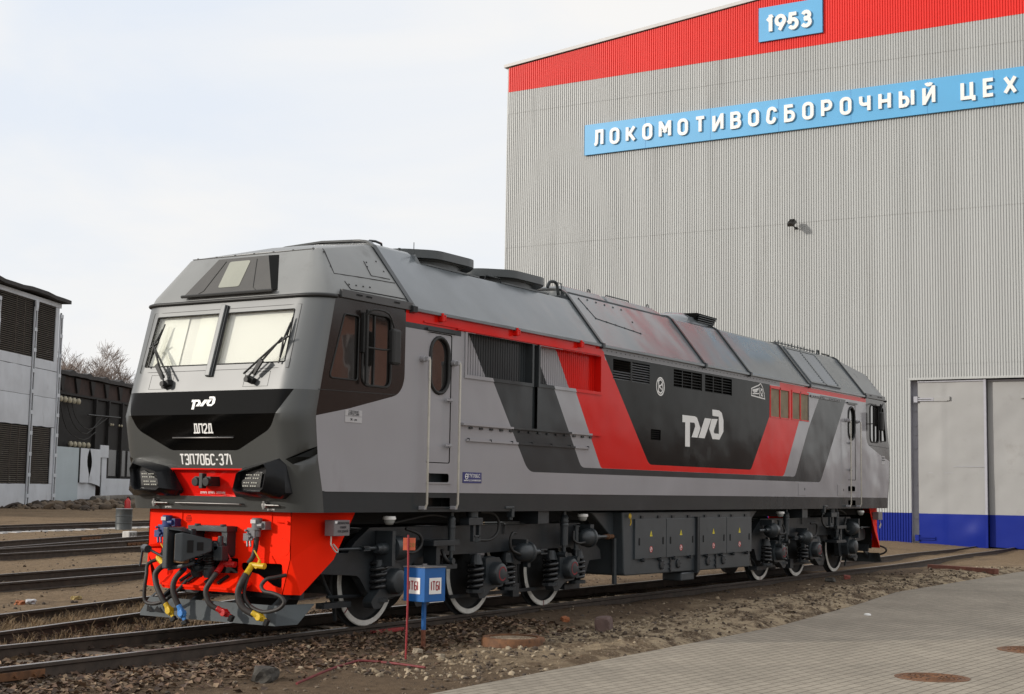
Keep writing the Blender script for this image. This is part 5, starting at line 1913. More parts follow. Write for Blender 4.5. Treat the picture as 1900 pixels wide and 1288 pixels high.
def joint(p, d, parent, L_=.8):
    mb = MB()
    d = Vector((d[0], d[1], 0)).normalized()
    nn = Vector((-d.y, d.x, 0))
    for s in (-1, 1):
        mb.obox(Vector(p)+nn*s*.026+Vector((0, 0, -.10)), d, nn, (0, 0, 1), L_, .03, .085)
        for k in range(4):
            c = Vector(p)+nn*s*.05+Vector((0, 0, -.10))+d*(k-1.5)*L_*.24
            mb.cyl(c-nn*.02, c+nn*.02, .022, n=6)
    return mb.build('joint_bar', m_rust, parent, bevel=.005)
m_tie = M('old sleeper wood', (.16, .125, .09), .9, var=.35, vs=5, bump=.006, bs=25, stretch=(6, 1, 1))
TR = 'tracks across the yard'
t = thing('railway_track', 'track under the locomotive, running past the plough to the workshop gate', 'railway track', group=TR)
main = []
for s in (.796, -.796):
    P = [(x, s, 0.) for x in (-60, -20, -5, 0, 5, 10, 15, 20, 25)]
    for k in range(1, 11):
        x = 25+2.6*k
        q = sst(25, 55, x)
        P.append((x, s+2.3*q*1.2, -.26*sst(30, 50, x)))
    main.append(rail(P, t))
joint((-3.75, -.796, 0), (1, 0), t, 1.0)
mb = MB()
ties = []
random.seed(5)
x = -4.6
first = None
while x < 12:
    w = random.uniform(.2, .26)
    y1 = -1.45+random.uniform(-.12, .08)
    a = MB()
    a.obox((x, (y1+1.35)/2, -.235), (1, random.uniform(-.03, .03), 0), (0, 1, 0), (0, 0, 1), w, 1.35-y1, .15)
    a.build('sleeper', m_tie, t, bevel=.012)
    x += .545
def ext(p, q, t0, t1, n=10, off=0.):
    out = []
    for k in range(n+1):
        u = t0+(t1-t0)*k/n
        x, y = p[0]+(q[0]-p[0])*u, p[1]+(q[1]-p[1])*u
        out.append((x, y, rise(y)+off))
    return out
for lb, pr, tt in (('diverging track nearest the far side of the locomotive, with dry grass between its rails', [((-1.5, 2.05), (1.64, 2.83)), ((.07, 4.01), (3.66, 4.93))], (-1.6, 9)),
                   ('third track from the locomotive, dark rails between two strips of bare sand', [((4.09, 9.01), (8.49, 9.79)), ((5.5, 10.77), (10.26, 11.62))], (-3.2, 12)),
                   ('fourth track from the locomotive, its rails spreading apart beside the white block', [((9.93, 16.29), (15.86, 17.40)), ((11.33, 18.03), (18.44, 20.07))], (-2.0, 9)),
                   ('fifth track with a rusty rail joint, passing behind the white block', [((11.74, 18.54), (20.42, 22.10)), ((13.81, 21.13), (22.8, 24.56))], (-.6, 8)),
                   ('farthest track, laid on white concrete sleepers behind the grey barrel', [((20.0, 28.84), (28.84, 30.80)), ((21.22, 30.35), (30.72, 32.73))], (-3, 10))):
    t = thing('railway_track', lb, 'railway track', group=TR)
    for (a, b) in pr:
        rail(ext(a, b, *tt), t)
    if 'rusty' in lb:
        a, b = pr[1]
        d = (b[0]-a[0], b[1]-a[1])
        for u in (.56,):
            y = a[1]+d[1]*u
            joint((a[0]+d[0]*u, y, rise(y)), d, t, 1.3)
    if 'spreading' in lb:
        a, b = pr[1]
        d = (b[0]-a[0], b[1]-a[1])
        y = a[1]+d[1]*.92
        joint((a[0]+d[0]*.92, y, rise(y)), d, t, 1.3)
    if 'concrete' in lb:
        a, b = pr[0]
        d = Vector((b[0]-a[0], b[1]-a[1], 0)).normalized()
        nn = Vector((-d.y, d.x, 0))
        for k in range(28):
            c = Vector((a[0], a[1], 0))+d*(k*.72-5)+nn*.78
            c.z = rise(c.y)-.20
            m_ = MB()
            m_.obox(c-nn*.12, d, nn, (0, 0, 1), .27, 2.9, .10)
            m_.build('sleeper', M('concrete sleeper', (.42, .41, .40), .85, var=.15, vs=6), t, bevel=.02)

# ------------------------------------------------------------------ assembly workshop
FX = 50.
YL, YR_, YC = 27.27, -4.3, 11.5
def ztop(y):
    return 24.03+.0935*((YL-y) if y > YC else (y-YR_))
shop = thing('workshop', 'tall corrugated grey workshop with red gable band and blue plinth behind the locomotive', 'building', (FX, YC, 0))
O = Vector((FX, YC, 0))
mb = MB()
pitch = .1185
cols = []
y = YL
while y > YR_:
    for dy, dx in ((0, 0), (.036, 0), (.052, -.036), (.102, -.036)):
        cols.append((y-dy, dx))
    y -= pitch
DY0, DY1, DZ = -.62, 6.04, 6.93
bands = [(-.7, 1.10, 2, 0), (1.10, 7.6, 0, -.004), (7.6, 14.4, 0, -.014), (14.4, 21.55, 0, -.024), (21.55, 22.73, 0, -.034), (22.73, None, 1, -.040)]
for z0, z1, mt, ox in bands:
    vs, fs = [], []
    for y, dx in cols:
        lo = z0
        if DY0 < y < DY1 and z0 < DZ:
            lo = max(z0, DZ)
        hi = z1 if z1 is not None else ztop(y)
        lo = min(lo, hi)
        vs += [Vector((FX+dx+ox, y, lo))-O, Vector((FX+dx+ox, y, hi))-O]
    for i in range(len(cols)-1):
        if vs[2*i+1].z-vs[2*i].z < .01 and vs[2*i+3].z-vs[2*i+2].z < .01:
            continue
        fs.append((2*i, 2*i+1, 2*i+3, 2*i+2))
    mb.add(vs, fs, mt)
m_corr = M('corrugated grey sheet', (.385, .395, .392), .45, var=.07, vs=.8, dirt=((.32, .322, .315), .56, .9, .9), stretch=(1, 1, .07))
m_corr_red = M('corrugated red sheet', (.70, .022, .015), .45, spec=.25, var=.05, vs=.2)
m_corr_blue = M('corrugated blue sheet', (.006, .018, .20), .4, spec=.155, var=.08, vs=.5)
mb.build('wall', [m_corr, m_corr_red, m_corr_blue], shop, recalc=False)
mb = MB()
for ys, ye in ((YL+.25, YC), (YC, YR_-.25)):
    z0, z1 = ztop(min(ys, YL))+.05, ztop(max(ye, YR_))+.05
    vs = []
    for x in (FX-.14, FX+60):
        for (yy, zz) in ((ys, z0), (ye, z1)):
            vs += [Vector((x, yy, zz))-O, Vector((x, yy, zz+.16))-O]
    mb.add(vs, [(0, 1, 3, 2), (4, 6, 7, 5), (0, 2, 6, 4), (1, 5, 7, 3), (0, 4, 5, 1), (2, 3, 7, 6)])
mb.build('roof', M('roof edge', (.50, .49, .48), .5, var=.05), shop)
mb = MB()
mb.box(.02, 59.5, YL-.03-YC, YL-.02-YC, -.7, 24.0)
mb.box(.02, 59.5, YR_+.02-YC, YR_+.03-YC, -.7, 24.0)
mb.build('side_wall', m_corr, shop)
mb = MB()    # corner flashing, small bracket
mb.box(-.05, .02, YL-YC-.0, YL-YC+.06, -.7, 24.0)
mb.build('corner_flashing', m_corr, shop)
# gate
mb = MB()
mb.box(.02, .45, 6.04-YC, 6.10-YC, -.6, 6.95, 0)
mb.box(.30, .36, 5.78-YC, 6.04-YC, -.6, 6.93, 0)
mb.box(.02, .45, -.7-YC, 6.10-YC, 6.94, 7.0, 0)
mb.box(.45, .50, -.8-YC, 6.2-YC, -.7, 7.0, 1)
for z in (5.55, 4.9, 4.5, 3.9, 2.3, .85):
    mb.box(.26, .31, 5.86-YC, 5.98-YC, z, z+.05, 0)
m_gate = M('gate grey paint', (.285, .283, .28), .45, var=.06, vs=.5, wave=.03, ws=.7, dirt=((.21, .20, .19), .6, .9, 1.2))
m_jamb = M('gate jamb grey', (.33, .33, .37), .5, var=.08)
mb.build('gate_frame', [m_jamb, m_void], shop)
mb = MB()
mb.box(-.035, .02, -.75-YC, 6.16-YC, 6.92, 7.02)
mb.box(-.035, .0, 6.04-YC, 6.14-YC, 1.105, 6.93)
mb.build('gate_trim', m_corr, shop)
for lf, (y0, y1, xo) in enumerate(((2.86, 5.76, .13), (-.40, 2.80, .34))):
    mb = MB()
    ny, nzz_ = 24, 40
    vs = []
    zz = [-.33+1.41*k/10 for k in range(11)]+[1.085]+[1.09+(6.88-1.09)*k/30 for k in range(31)]
    for z in zz:
        for k in range(ny+1):
            y = y0+(y1-y0)*k/ny
            d = .05*nz2(y, z, .55, lf*9)+.02*nz2(y, z, 1.6, 3)
            if lf == 0:
                d -= .10*math.exp(-((y-3.3)**2/.25+(z-.25)**2/.18))
                d += .05*sst(4.6, 4.55, y)*.4
            zz_ = z if z > -.3 else z+.10*(y-y0)/(y1-y0)-(.05 if lf else 0)
            vs.append(Vector((xo+d*.7, y-YC, zz_)))
    w = ny+1
    fs, ms_ = [], []
    for j in range(len(zz)-1):
        for k in range(ny):
            fs.append((j*w+k, j*w+k+1, (j+1)*w+k+1, (j+1)*w+k))
            ms_.append(1 if zz[j+1] <= 1.0851 else 0)
    mb.add(vs, fs, ms_)
    lo = mb.build('gate_leaf', [m_gate, m_corr_blue], shop, recalc=False, smooth=40)
    mb = MB()
    if lf == 0:
        for z in (6.1, .05):
            mb = MB()
            mb.box(xo-.07, xo-.03, 5.05-YC, 5.9-YC, z-.02, z+.03)
            mb.box(xo-.07, xo-.03, 5.05-YC, 5.9-YC, z-.10, z-.05)
            mb.box(xo-.09, xo-.02, 5.75-YC, 5.92-YC, z-.16, z+.10)
            mb.build('hinge', m_jamb if z > 1 else m_corr_blue, lo)
        mb = MB()
        mb.box(xo-.08, xo, 4.35-YC, 4.46-YC, 6.0, 6.18)
        mb.box(xo-.055, xo-.02, 4.46-YC, 5.15-YC, 5.98, 6.14)
    else:
        mb.box(xo-.09, xo, 1.25-YC, 1.40-YC, 6.05, 6.22)
        mb.box(xo-.09, xo, .0-YC, .1-YC, 6.05, 6.22)
    mb.build('latch', m_gate, lo)
    mb = MB()
    if lf == 0:
        mb.box(xo-.07, xo+.06, 2.80-YC, 2.90-YC, -.32, 1.085, 1)
        mb.box(xo-.07, xo+.06, 2.80-YC, 2.90-YC, 1.085, 6.9, 0)
        mb.box(xo-.02, xo-.0, 2.9-YC, 4.25-YC, 3.12, 3.135, 0)
        mb.box(xo-.0, xo+.02, 4.25-YC, 5.7-YC, 2.85, 2.865, 0)
    mb.box(xo-.045, xo+.02, y0-YC, y1-YC, 6.82, 6.88, 0)
    mb.build('leaf_edge', [m_jamb, m_corr_blue], lo)

# ------------------------------------------------------------------ raised signs
m_signblue = M('sign blue sheet', (.07, .34, .62), .45, var=.05, vs=.4)
m_signwhite = M('raised white letters', (.80, .78, .75), .45, var=.03)
def shop_sign(name, label, y0, y1, z0, z1, txt, ys, ye, zb, h, w, seams):
    t = thing(name, label, 'sign', (FX-.15, y0, z0))
    mb = MB()
    mb.box(-.03, .12, y1-y0, 0, 0, z1-z0)
    b = mb.build('board', m_signblue, t)
    mb = MB()
    for s in seams:
        mb.box(-.034, -.030, s-y0-.008, s-y0+.008, .0, z1-z0)
    if seams:
        mb.build('board_seam', M('sign seam', (.04, .2, .45), .5), b)
    # fit the line to its measured length
    tot = sum(RO[c][0] for c in txt)*h
    L_ = (ys-ye)-w
    sx = 1.0
    gap = (L_-tot*sx)/(len(txt)-1)
    if gap < .25*h:
        sx = .86
        gap = (L_-tot*sx)/(len(txt)-1)
    gl, wt = text2d(txt, RO, h, w, gap, sx)
    for ch, V, T in gl:
        mb = MB()
        f0 = lambda a, b_: Vector((-.030, ys-w/2-a-y0, zb+b_-z0))
        f1 = lambda a, b_: Vector((-.125, ys-w/2-a-y0, zb+b_-z0))
        solid2d(V, T, f0, f1, mb)
        mb.build('letter', m_signwhite, t)
    return t
shop_sign('name_sign', 'long blue sign with white raised Cyrillic letters across the grey workshop wall', 22.55, .42, 18.80, 20.36, 'ЛОКОМОТИВОСБОРОЧНЫЙ ЦЕХ', 22.0, 1.2, 19.26, .68, .155, [19.1, 15.6, 12.1, 8.6, 5.1, 2.2])
shop_sign('year_sign', 'small blue sign reading 1953 on the red gable band', 13.10, 9.94, 23.27, 24.93, '1953', 12.72, 10.42, 23.68, .68, .175, [])
# floodlight on the wall
t = thing('floodlight', 'small dark floodlight on a bracket halfway up the workshop wall', 'floodlight', (FX, 11.3, 14.15))
mb = MB()
mb.tube([(0, 0, 0), (-.3, 0, .02), (-.44, .0, .08)], .03, 8)
mb.box(-.05, .0, -.07, .07, -.07, .07)
mb.build('bracket', m_rubber, t)
mb = MB()
d, u_ = Vector((-.86, 0, -.5)), Vector((-.5, 0, .86))
sec_ = [(-.36, .0), (-.28, .16), (0, .22), (.28, .16), (.36, 0), (.28, -.05), (-.28, -.05)]
vs = []
for s_, k in ((-.26, .5), (-.17, .76), (.18, .8), (.26, .66)):
    vs += [Vector((-.56, 0, .12))+d*s_+Vector((0, 1, 0))*a*.62*k+u_*b*k for a, b in sec_]
n = 7
mb.add(vs, [(i*n+j, i*n+(j+1) % n, (i+1)*n+(j+1) % n, (i+1)*n+j) for i in range(3) for j in range(n)]+[tuple(range(n)), tuple(range(4*n-1, 3*n-1, -1))])
h_ = mb.build('lamp_body', M('lamp bronze', (.018, .017, .016), .4, var=.2), t, smooth=35)
mb = MB()
for k in range(5):
    mb.obox(Vector((-.56, 0, .12))+d*(-.15+.08*k)+u_*.165, d, (0, 1, 0), u_, .012, .24, .04)
mb.build('cooling_fin', m_rubber, h_)
# ------------------------------------------------------------------ sheds on the left (local x along the wall, local -y towards the yard)
m_shed = M('grimy white sheet', (.58, .605, .65), .6, var=.06, vs=.9, wave=.05, ws=.9, dirt=((.40, .40, .41), .58, .85, 1.6), stretch=(1, 1, .5))
m_slat = M('dark slat wood', (.085, .07, .055), .75, var=.3, vs=4, dirt=((.26, .24, .21), .60, .72, 1.8))
m_tar = M('tar roof', (.035, .032, .032), .8, var=.3)
SHX, SHY, SRZ = 47.77, 58.19, R(27)
shed = thing('cooling_tower_shed', 'tall weathered shed of dark slatted louvres and white sheets with a tar roof', 'building', (SHX, SHY, 0), SRZ)
mb = MB()
mb.box(-26, -.75, .12, 11, -.2, 12.6)
mb.build('core', m_void, shed)
for (x0, x1) in ((-4.28, -1.5), (-9.35, -4.80), (-14.2, -9.7), (-19.2, -14.6)):
    for z0, z1 in ((9.12, 12.50), (1.72, 5.10)):
        mb = MB()
        n = int((z1-z0)/.115)
        for k in range(n):
            z = z0+(z1-z0)*k/n
            j = random.uniform(-.006, .006)
            mb.hexa([(x0, .10, z+.05), (x1, .10, z+.05+j), (x1, .10, z+.075+j), (x0, .10, z+.075), (x0, .01, z), (x1, .01, z+j), (x1, .01, z+.03+j), (x0, .01, z+.03)])
        if x1 < -4.5:
            for f in (.5, .75):
                mb.box(x0+(x1-x0)*f-.02, x0+(x1-x0)*f+.02, -.01, .02, z0, z1)
        mb.build('louvre', m_slat, shed)
    a, b = x0-(.0), x1+(.55 if x1 > -2 else 0)
    for z0, z1, bul in ((8.55, 9.12, 0), (6.9, 8.52, .05), (5.12, 6.88, .09), (.2, 1.70, .03)):
        mb = MB()
        nx, nz_ = 10, 6
        vs = []
        for j in range(nz_+1):
            for i in range(nx+1):
                u, v = i/nx, j/nz_
                x, z = a+(b-a)*u, z0+(z1-z0)*v
                vs.append(Vector((x, -.02-bul*math.sin(u*math.pi)*math.sin(v*math.pi)*(.5+nz2(x, z, .9))-.04*abs(nz2(x, z, .6, 2)), z+(.03*nz2(x, z, 1.2) if bul else 0)-(.14*abs(nz2(x, 1, 1.)) if z0 < 1 and j == 0 else 0))))
        w = nx+1
        mb.add(vs, [(j*w+i, j*w+i+1, (j+1)*w+i+1, (j+1)*w+i) for j in range(nz_) for i in range(nx)])
        mb.build('wall_sheet', m_shed, shed, smooth=50)
mb = MB()
mb.box(-1.48, -.98, -.03, .02, 9.12, 12.5)
mb.box(-1.36, -.95, -.03, .02, 1.72, 5.1)
mb.box(-20, -.75, -.06, .1, 12.48, 12.75)
mb.build('wall_sheet', m_shed, shed)
for x in (-4.54, -.72, -9.52, -14.4):
    mb = MB()
    for dx in (-.19, .10):
        mb.box(x+dx, x+dx+.09, -.10, -.02, .5, 12.1, 0)
    for k in range(10):
        z = .9+k*1.22
        mb.box(x-.21, x+.21, -.115, -.095, z, z+.22, 0)
    mb.box(x-.10, x+.10, -.05, -.02, .5, 12.2, 1)
    mb.build('post', [m_shed, m_void], shed)
mb = MB()
mb.prism([(-4.75, 12.5), (-4.30, 12.5), (-4.36, 12.0), (-4.66, 12.0)], 'y', -.14, -.05)
mb.build('post_head', m_shed, shed)
mb = MB()
vs = []
for i in range(23):
    x = -26+26.0*i/22-.2
    z = 12.82+.05*nz2(x, 0, .8)+(.08 if int(x*.3) % 2 else 0)
    vs += [Vector((x, -.45, z)), Vector((x, -.45, z+.22)), Vector((x, 11.2, z+.3)), Vector((x, 11.2, z))]
fs = []
for i in range(22):
    fs += [(4*i+k, 4*i+(k+1) % 4, 4*i+4+(k+1) % 4, 4*i+4+k) for k in range(4)]
fs += [(0, 1, 2, 3), (88, 91, 90, 89)]
mb.add(vs, fs)
mb.build('roof', m_tar, shed)

low = thing('brick_annex', 'low dark red-brown building with torn white sheets, right of the slatted shed', 'building', (SHX, SHY, 0), SRZ)
m_dbrick = M('sooty brick', (.034, .016, .012), .85, var=.3, vs=3, dirt=((.02, .016, .015), .48, .7, 1.1), bump=.01, bs=12)
mb = MB()
mb.box(-.3, 34, .9, 9, .2, 8.6, 0)
mb.box(-.3, 34, .75, .95, 7.35, 8.55, 0)
mb.build('wall', m_dbrick, low)
mb = MB()
vs = []
for i in range(60):
    x = -.5+35*i/59
    z = 8.62+.05*nz2(x, 4, 1.1)
    vs += [Vector((x, .55, z)), Vector((x, .55, z+.24+(.16 if i % 5 == 1 else 0))), Vector((x, 9, z+.3)), Vector((x, 9, z))]
fs = []
for i in range(59):
    fs += [(4*i+k, 4*i+(k+1) % 4, 4*i+4+(k+1) % 4, 4*i+4+k) for k in range(4)]
mb.add(vs, fs)
mb.build('roof', m_tar, low)
mb = MB()
for k in range(9):
    x = 1.6+k*2.6
    mb.prism([(x-.45, 8.5), (x+.45, 8.5), (x+.18, 7.6), (x-.05, 7.6)], 'y', .62, .75)
mb.box(-.3, 34, .60, .72, 7.36, 7.5)
mb.box(-.3, 34, .72, .90, 2.0, 7.3)  # black sheet painting in the shade of the opening below the cornice
for x in (7.2, 9.6, 12.2):
    mb.box(x, x+.25, .5, .75, .9, 7.4)
mb.build('frame_and_shade', M('dark steel and shade', (.009, .0075, .007), .8, var=.3), low)
m_ins = M('pale insulator', (.42, .38, .28), .5, var=.15)
for xs_, z, s in (([.85, 1.6, 2.35, 3.05, 3.8], 7.02, .30), ([2.8, 3.5, 4.25, 5.0, 5.8], 4.26, .28), ([9.8, 10.2, 11.4, 11.9], 5.8, .13)):
    for x in xs_:
        mb = MB()
        mb.lathe([(s*.35, 0), (s*.55, s*.3), (s*.55, s*.8), (s*.3, s*1.2)], (x, .42, z-s*.6), (0, 0, 1), 10)
        mb.build('insulator', m_ins, low, smooth=40)
mb = MB()
mb.tube([(.5, .4, 7.3), (2, .4, 5.2), (5.0, .4, 4.6), (7, .4, 5.2)], .03, 5)
mb.tube([(1.5, .4, 7.3), (3, .4, 5.6), (5.4, .4, 5.0), (8, .4, 6.2)], .03, 5)
mb.tube([(2.5, .4, 7.3), (3.4, .4, 6.0), (5.8, .4, 5.3), (9, .4, 6.2)], .03, 5)
mb.tube([(5.5, .4, 6.25), (11.5, .4, 6.35)], .05, 5, 0, 1)
mb.build('cable', m_rubber, low)
for a, b, z0, z1, yy, col in ((-.45, 3.25, .35, 4.02, .0, M('pale blue sheet', (.42, .49, .53), .5, var=.05, vs=.8, dirt=((.34, .37, .38), .6, .9, 1.5))), (3.35, 6.45, .75, 1.82, .05, m_shed), (7.35, 8.2, .85, 3.52, .0, m_shed), (6.85, 8.35, 3.5, 4.32, -.05, m_shed), (8.05, 13.6, .80, 2.12, .05, m_shed), (13.7, 24, .80, 2.12, .05, m_shed)):
    mb = MB()
    mb.box(a, b, yy, yy+.06, z0, z1)
    mb.build('wall_sheet', col, low)
mb = MB()      # torn, curling sheet
for a, b, s in ((3.4, 4.9, 1), (5.0, 6.9, -1)):
    vs = []
    for j in range(9):
        for i in range(7):
            u, v = i/6, j/8
            x = a+(b-a)*u
            if s > 0 and u > .7:
                x -= .35*(u-.7)/.3*math.sin(min(1, (1-v)*1.4)*math.pi)
            if s < 0 and u < .3:
                x += .4*(1-u/.3)*math.sin(min(1, (1-v)*1.2)*math.pi)
            vs.append(Vector((x, -.05-.12*math.sin(u*3)*(1-v), 1.82+2.2*v-(.25*u*(1-v) if s < 0 else 0))))
    mb.add(vs, [(j*7+i, j*7+i+1, (j+1)*7+i+1, (j+1)*7+i) for j in range(8) for i in range(6)])
mb.build('torn_sheet', m_shed, low, smooth=60)
mb = MB()
for x in (8.4, 10.2, 12.0, 14.0, 16.0):
    mb.box(x, x+1.5, .66, .70, 2.3, 4.1)
mb.build('window', M('sooty glass', (.03, .032, .035), .25, var=.4, vs=1), low)
# pipe on stone stands along the annex
t = thing('ground_pipe', 'fat lagged pipe on blocks along the foot of the dark annex', 'pipe', (SHX, SHY, 0), SRZ)
mb = MB()
mb.tube([(3.4, -1.0, .72), (8, -1.0, .78), (14, -1.0, .80), (26, -1.0, .85)], .26, 12, 0, 3)
mb.build('pipe', M('lagged pipe', (.12, .105, .09), .9, var=.3, vs=3, bump=.02, bs=8), t, smooth=50)
for q in ((4.4, 5.0, -1.5, -.7, .1, 1.0), (5.7, 6.5, -1.4, -.7, .1, .7), (12.5, 13.4, -1.4, -.7, .1, .65)):
    mb = MB()
    mb.box(*q)
    mb.build('pipe_block', M('weathered concrete', (.30, .28, .25), .9, var=.25, vs=4), t, bevel=.04)
# ------------------------------------------------------------------ bare trees behind the annex
def bare_tree(x, y, h, seed, label):
    rnd = random.Random(seed)
    t = thing('bare_tree', label, 'tree', (x, y, .55), rnd.uniform(0, 6), 'leafless trees behind the sheds')
    tr, cw = MB(), MB()
    def br(mb, p, d, L_, r, lev):
        pts = [p]
        q = p
        dd = d.copy()
        for k in range(3):
            dd = (dd+Vector((rnd.uniform(-.22, .22), rnd.uniform(-.22, .22), rnd.uniform(-.05, .16)))).normalized()
            q = q+dd*L_/3
            pts.append(q)
        mb.tube(pts, [r, r*.55], 6 if lev < 2 else 3, 0, 1, False)
        if lev >= 6:
            return
        nb = 3
        for i in range(nb+(1 if lev > 1 else 0)):
            f = rnd.uniform(.45, 1.0)
            b = pts[0].lerp(pts[-1], f)
            k = min(2, int(f*3))
            b = pts[k].lerp(pts[k+1], f*3-k)
            ax = Vector((rnd.gauss(0, 1), rnd.gauss(0, 1), rnd.gauss(.1, .5))).normalized()
            nd = (dd*.75+ax*.75+Vector((0, 0, .15))).normalized()
            br(cw, b, nd, L_*rnd.uniform(.58, .80), max(.019, r*.55*(1-.3*f)), lev+1)
        if lev < 3:
            br(mb if lev == 0 else cw, pts[-1], dd, L_*.8, r*.55, lev+1)
    br(tr, Vector((0, 0, 0)), Vector((rnd.uniform(-.06, .06), rnd.uniform(-.06, .06), 1)), h*.30, h*.018, 0)
    tr.build('trunk', M('grey bark', (.075, .06, .05), .9, var=.2), t)
    cw.build('crown', M('bare twigs', (.19, .15, .13), .9, var=.2), t)
    return t
D_ = Vector((math.cos(SRZ), math.sin(SRZ)))
N_ = Vector((-D_.y, D_.x))
for i, (s, o, h, sd, lb) in enumerate(((50.5, 21, 15.2, 3, 'leafless tree showing just right of the slatted shed'), (55.5, 22, 15.6, 8, 'tallest leafless tree above the annex roof'), (61, 21, 15.8, 5, 'broad leafless tree above the middle of the annex roof'), (67, 23, 15.8, 12, 'leafless tree half hidden by the locomotive nose'), (47.5, 23, 14.2, 31, 'lower leafless tree close against the slatted shed'), (58, 24.5, 15.2, 44, 'leafless tree with thin upright twigs left of the broad one'), (64, 24, 15.6, 52, 'leafless tree between the broad one and the locomotive'))):
    P = Vector((SHX, SHY))+D_*s+N_*o
    bare_tree(P.x, P.y, h, sd, lb)

# ------------------------------------------------------------------ small things in the yard
def zg(x, y): return gz(x, y)
t = thing('barrel', 'dented grey steel barrel standing between the far tracks', 'barrel', (25.75, 28.92, .06))
mb = MB()
pr = [(.29, 0), (.30, .02), (.29, .04), (.29, .28), (.305, .30), (.29, .32), (.29, .56), (.305, .58), (.29, .60), (.29, .84), (.30, .86), (.28, .88)]
pr = [(a*1.06, b*.92) for a, b in pr]
mb.lathe(pr, (0, 0, 0), (0, 0, 1), 24, 0, caps=True)
mb.build('drum', M('grey drum', (.055, .062, .064), .5, var=.2, vs=4, dirt=((.1, .08, .06), .6, .8, 5)), t, smooth=40)
mb = MB()
mb.lathe([(.315, .79), (.322, .81), (.30, .82), (.0, .80)], (0, 0, 0), (0, 0, 1), 24)
mb.build('rim', m_midgrey, t, smooth=40)
t = thing('fire_extinguisher', 'small red fire extinguisher standing on the ground before the pipe', 'extinguisher', (40.99, 44.88, .27))
mb = MB()
mb.lathe([(.15, 0), (.16, .04), (.16, .62), (.12, .70), (.06, .74), (.05, .80)], (0, 0, 0), (0, 0, 1), 16)
mb.build('cylinder', M('extinguisher red', (.50, .03, .03), .4, var=.1), t, smooth=40)
mb = MB()
mb.box(-.05, .14, -.03, .03, .80, .86)
mb.tube([(.1, 0, .83), (.2, 0, .7), (.19, 0, .35)], .025, 6)
mb.build('valve', m_rubber, t)
t = thing('marker_block', 'white painted block with dark strokes standing by the spreading rails', 'block', (19.98, 22.5, 0), R(20))
mb = MB()
mb.box(-.28, .28, -.12, .12, -.05, .30)
b = mb.build('block', M('white block', (.55, .53, .50), .8, var=.12, vs=8), t, bevel=.02)
mb = MB()
for k in range(5):
    mb.box(-.22+.1*k, -.17+.1*k, -.124, -.12, .14+.02*(k % 2), .26)
mb.build('painted_stroke', m_rubber, t)
# blue instrument box on a post, red marker pole, bent rod
m_pblue2 = M('signal blue paint', (.006, .10, .33), .4, var=.1, vs=6, dirt=((.05, .09, .15), .68, .9, 12))
pzb = zg(1.51, -2.21)
t = thing('post_box', 'blue metal box with white number plates on a rusty blue post beside the front wheel', 'box', (1.51, -2.21, pzb), R(-9))
mb = MB()
mb.box(-.021, .021, -.021, .021, -.1, .24, 1)
mb.box(-.021, .021, -.021, .021, .24, .60, 0)
mb.build('post', [m_pblue2, M('orange rust', (.15, .05, .025), .8, var=.35, vs=25)], t)
mb = MB()
mb.box(-.185, .185, -.185, .185, .60, 1.025, 0)
bx = mb.build('box', m_pblue2, t, bevel=.004)
mb = MB()
mb.box(-.195, .195, -.195, .195, 1.018, 1.032)
mb.cyl((0, 0, 1.03), (0, 0, 1.06), .03, n=10)
mb.build('lid', M('worn lid', (.16, .15, .15), .5, var=.3, vs=8), t, bevel=.003)
m_redink = M('dark red paint', (.30, .012, .02), .5, var=.1)
for o, u in (((0, -.1865, 0), (1, 0, 0)), ((-.1865, 0, 0), (0, -1, 0))):
    o, u = Vector(o), Vector(u)
    n_ = u.cross(Vector((0, 0, 1)))
    mb = MB()
    mb.obox(o+Vector((0, 0, .795))+n_*.002, u, n_, (0, 0, 1), .215, .004, .20)
    p_ = mb.build('number_plate', m_white, bx)
    gl, wt = text2d('1Т61', dict(AN, **{'1': (.05, [[(.0, 1), (.03, 0)]])}), .105, .015, .018, 1.0)
    for ch, V, T in gl:
        mb = MB()
        solid2d(V, T, lambda a, b: o+u*(a-wt/2)+Vector((0, 0, .745+b))+n_*.0042, lambda a, b: o+u*(a-wt/2)+Vector((0, 0, .745+b))+n_*.007, mb)
        mb.build('number', m_redink, bx)
z0 = zg(.45, -2.71)
t = thing('marker_pole', 'thin red pole with a small orange plate stuck in the dirt before the blue box', 'pole', (.45, -2.71, z0), R(-57))
mb = MB()
mb.tube([(0, 0, -.1), (.01, 0, .7), (.0, 0, 1.45)], .012, 8, 0, 3)
mb.build('pole', M('pole red', (.26, .015, .02), .5, var=.15, vs=14), t, smooth=60)
mb = MB()
mb.box(-.06, .085, .012, .018, 1.27, 1.415)
pp = mb.build('plate', M('faded orange plate', (.58, .12, .055), .6, var=.12, vs=14), t)
font_mesh('28', .05, 'plate_number', M('ochre paint', (.30, .17, .04), .6), t, (.045, .010, 1.31), (1, 0, 0), (0, 0, 1))
mb = MB()
rp_ = [(-2.12, -3.23), (-1.07, -2.8), (-.45, -2.60), (-.18, -2.56), (-.09, -2.91), (-.2, -3.45)]
mb.tube([(x, y, zg(x, y)+.03) for x, y in rp_], .014, 8, 0, 3)
tag(mb.build('bent_rod', M('rod dark red', (.15, .02, .022), .6, var=.3, vs=10), smooth=60), 'bent dark red steel rod lying on the dirt before the marker pole', 'rod')
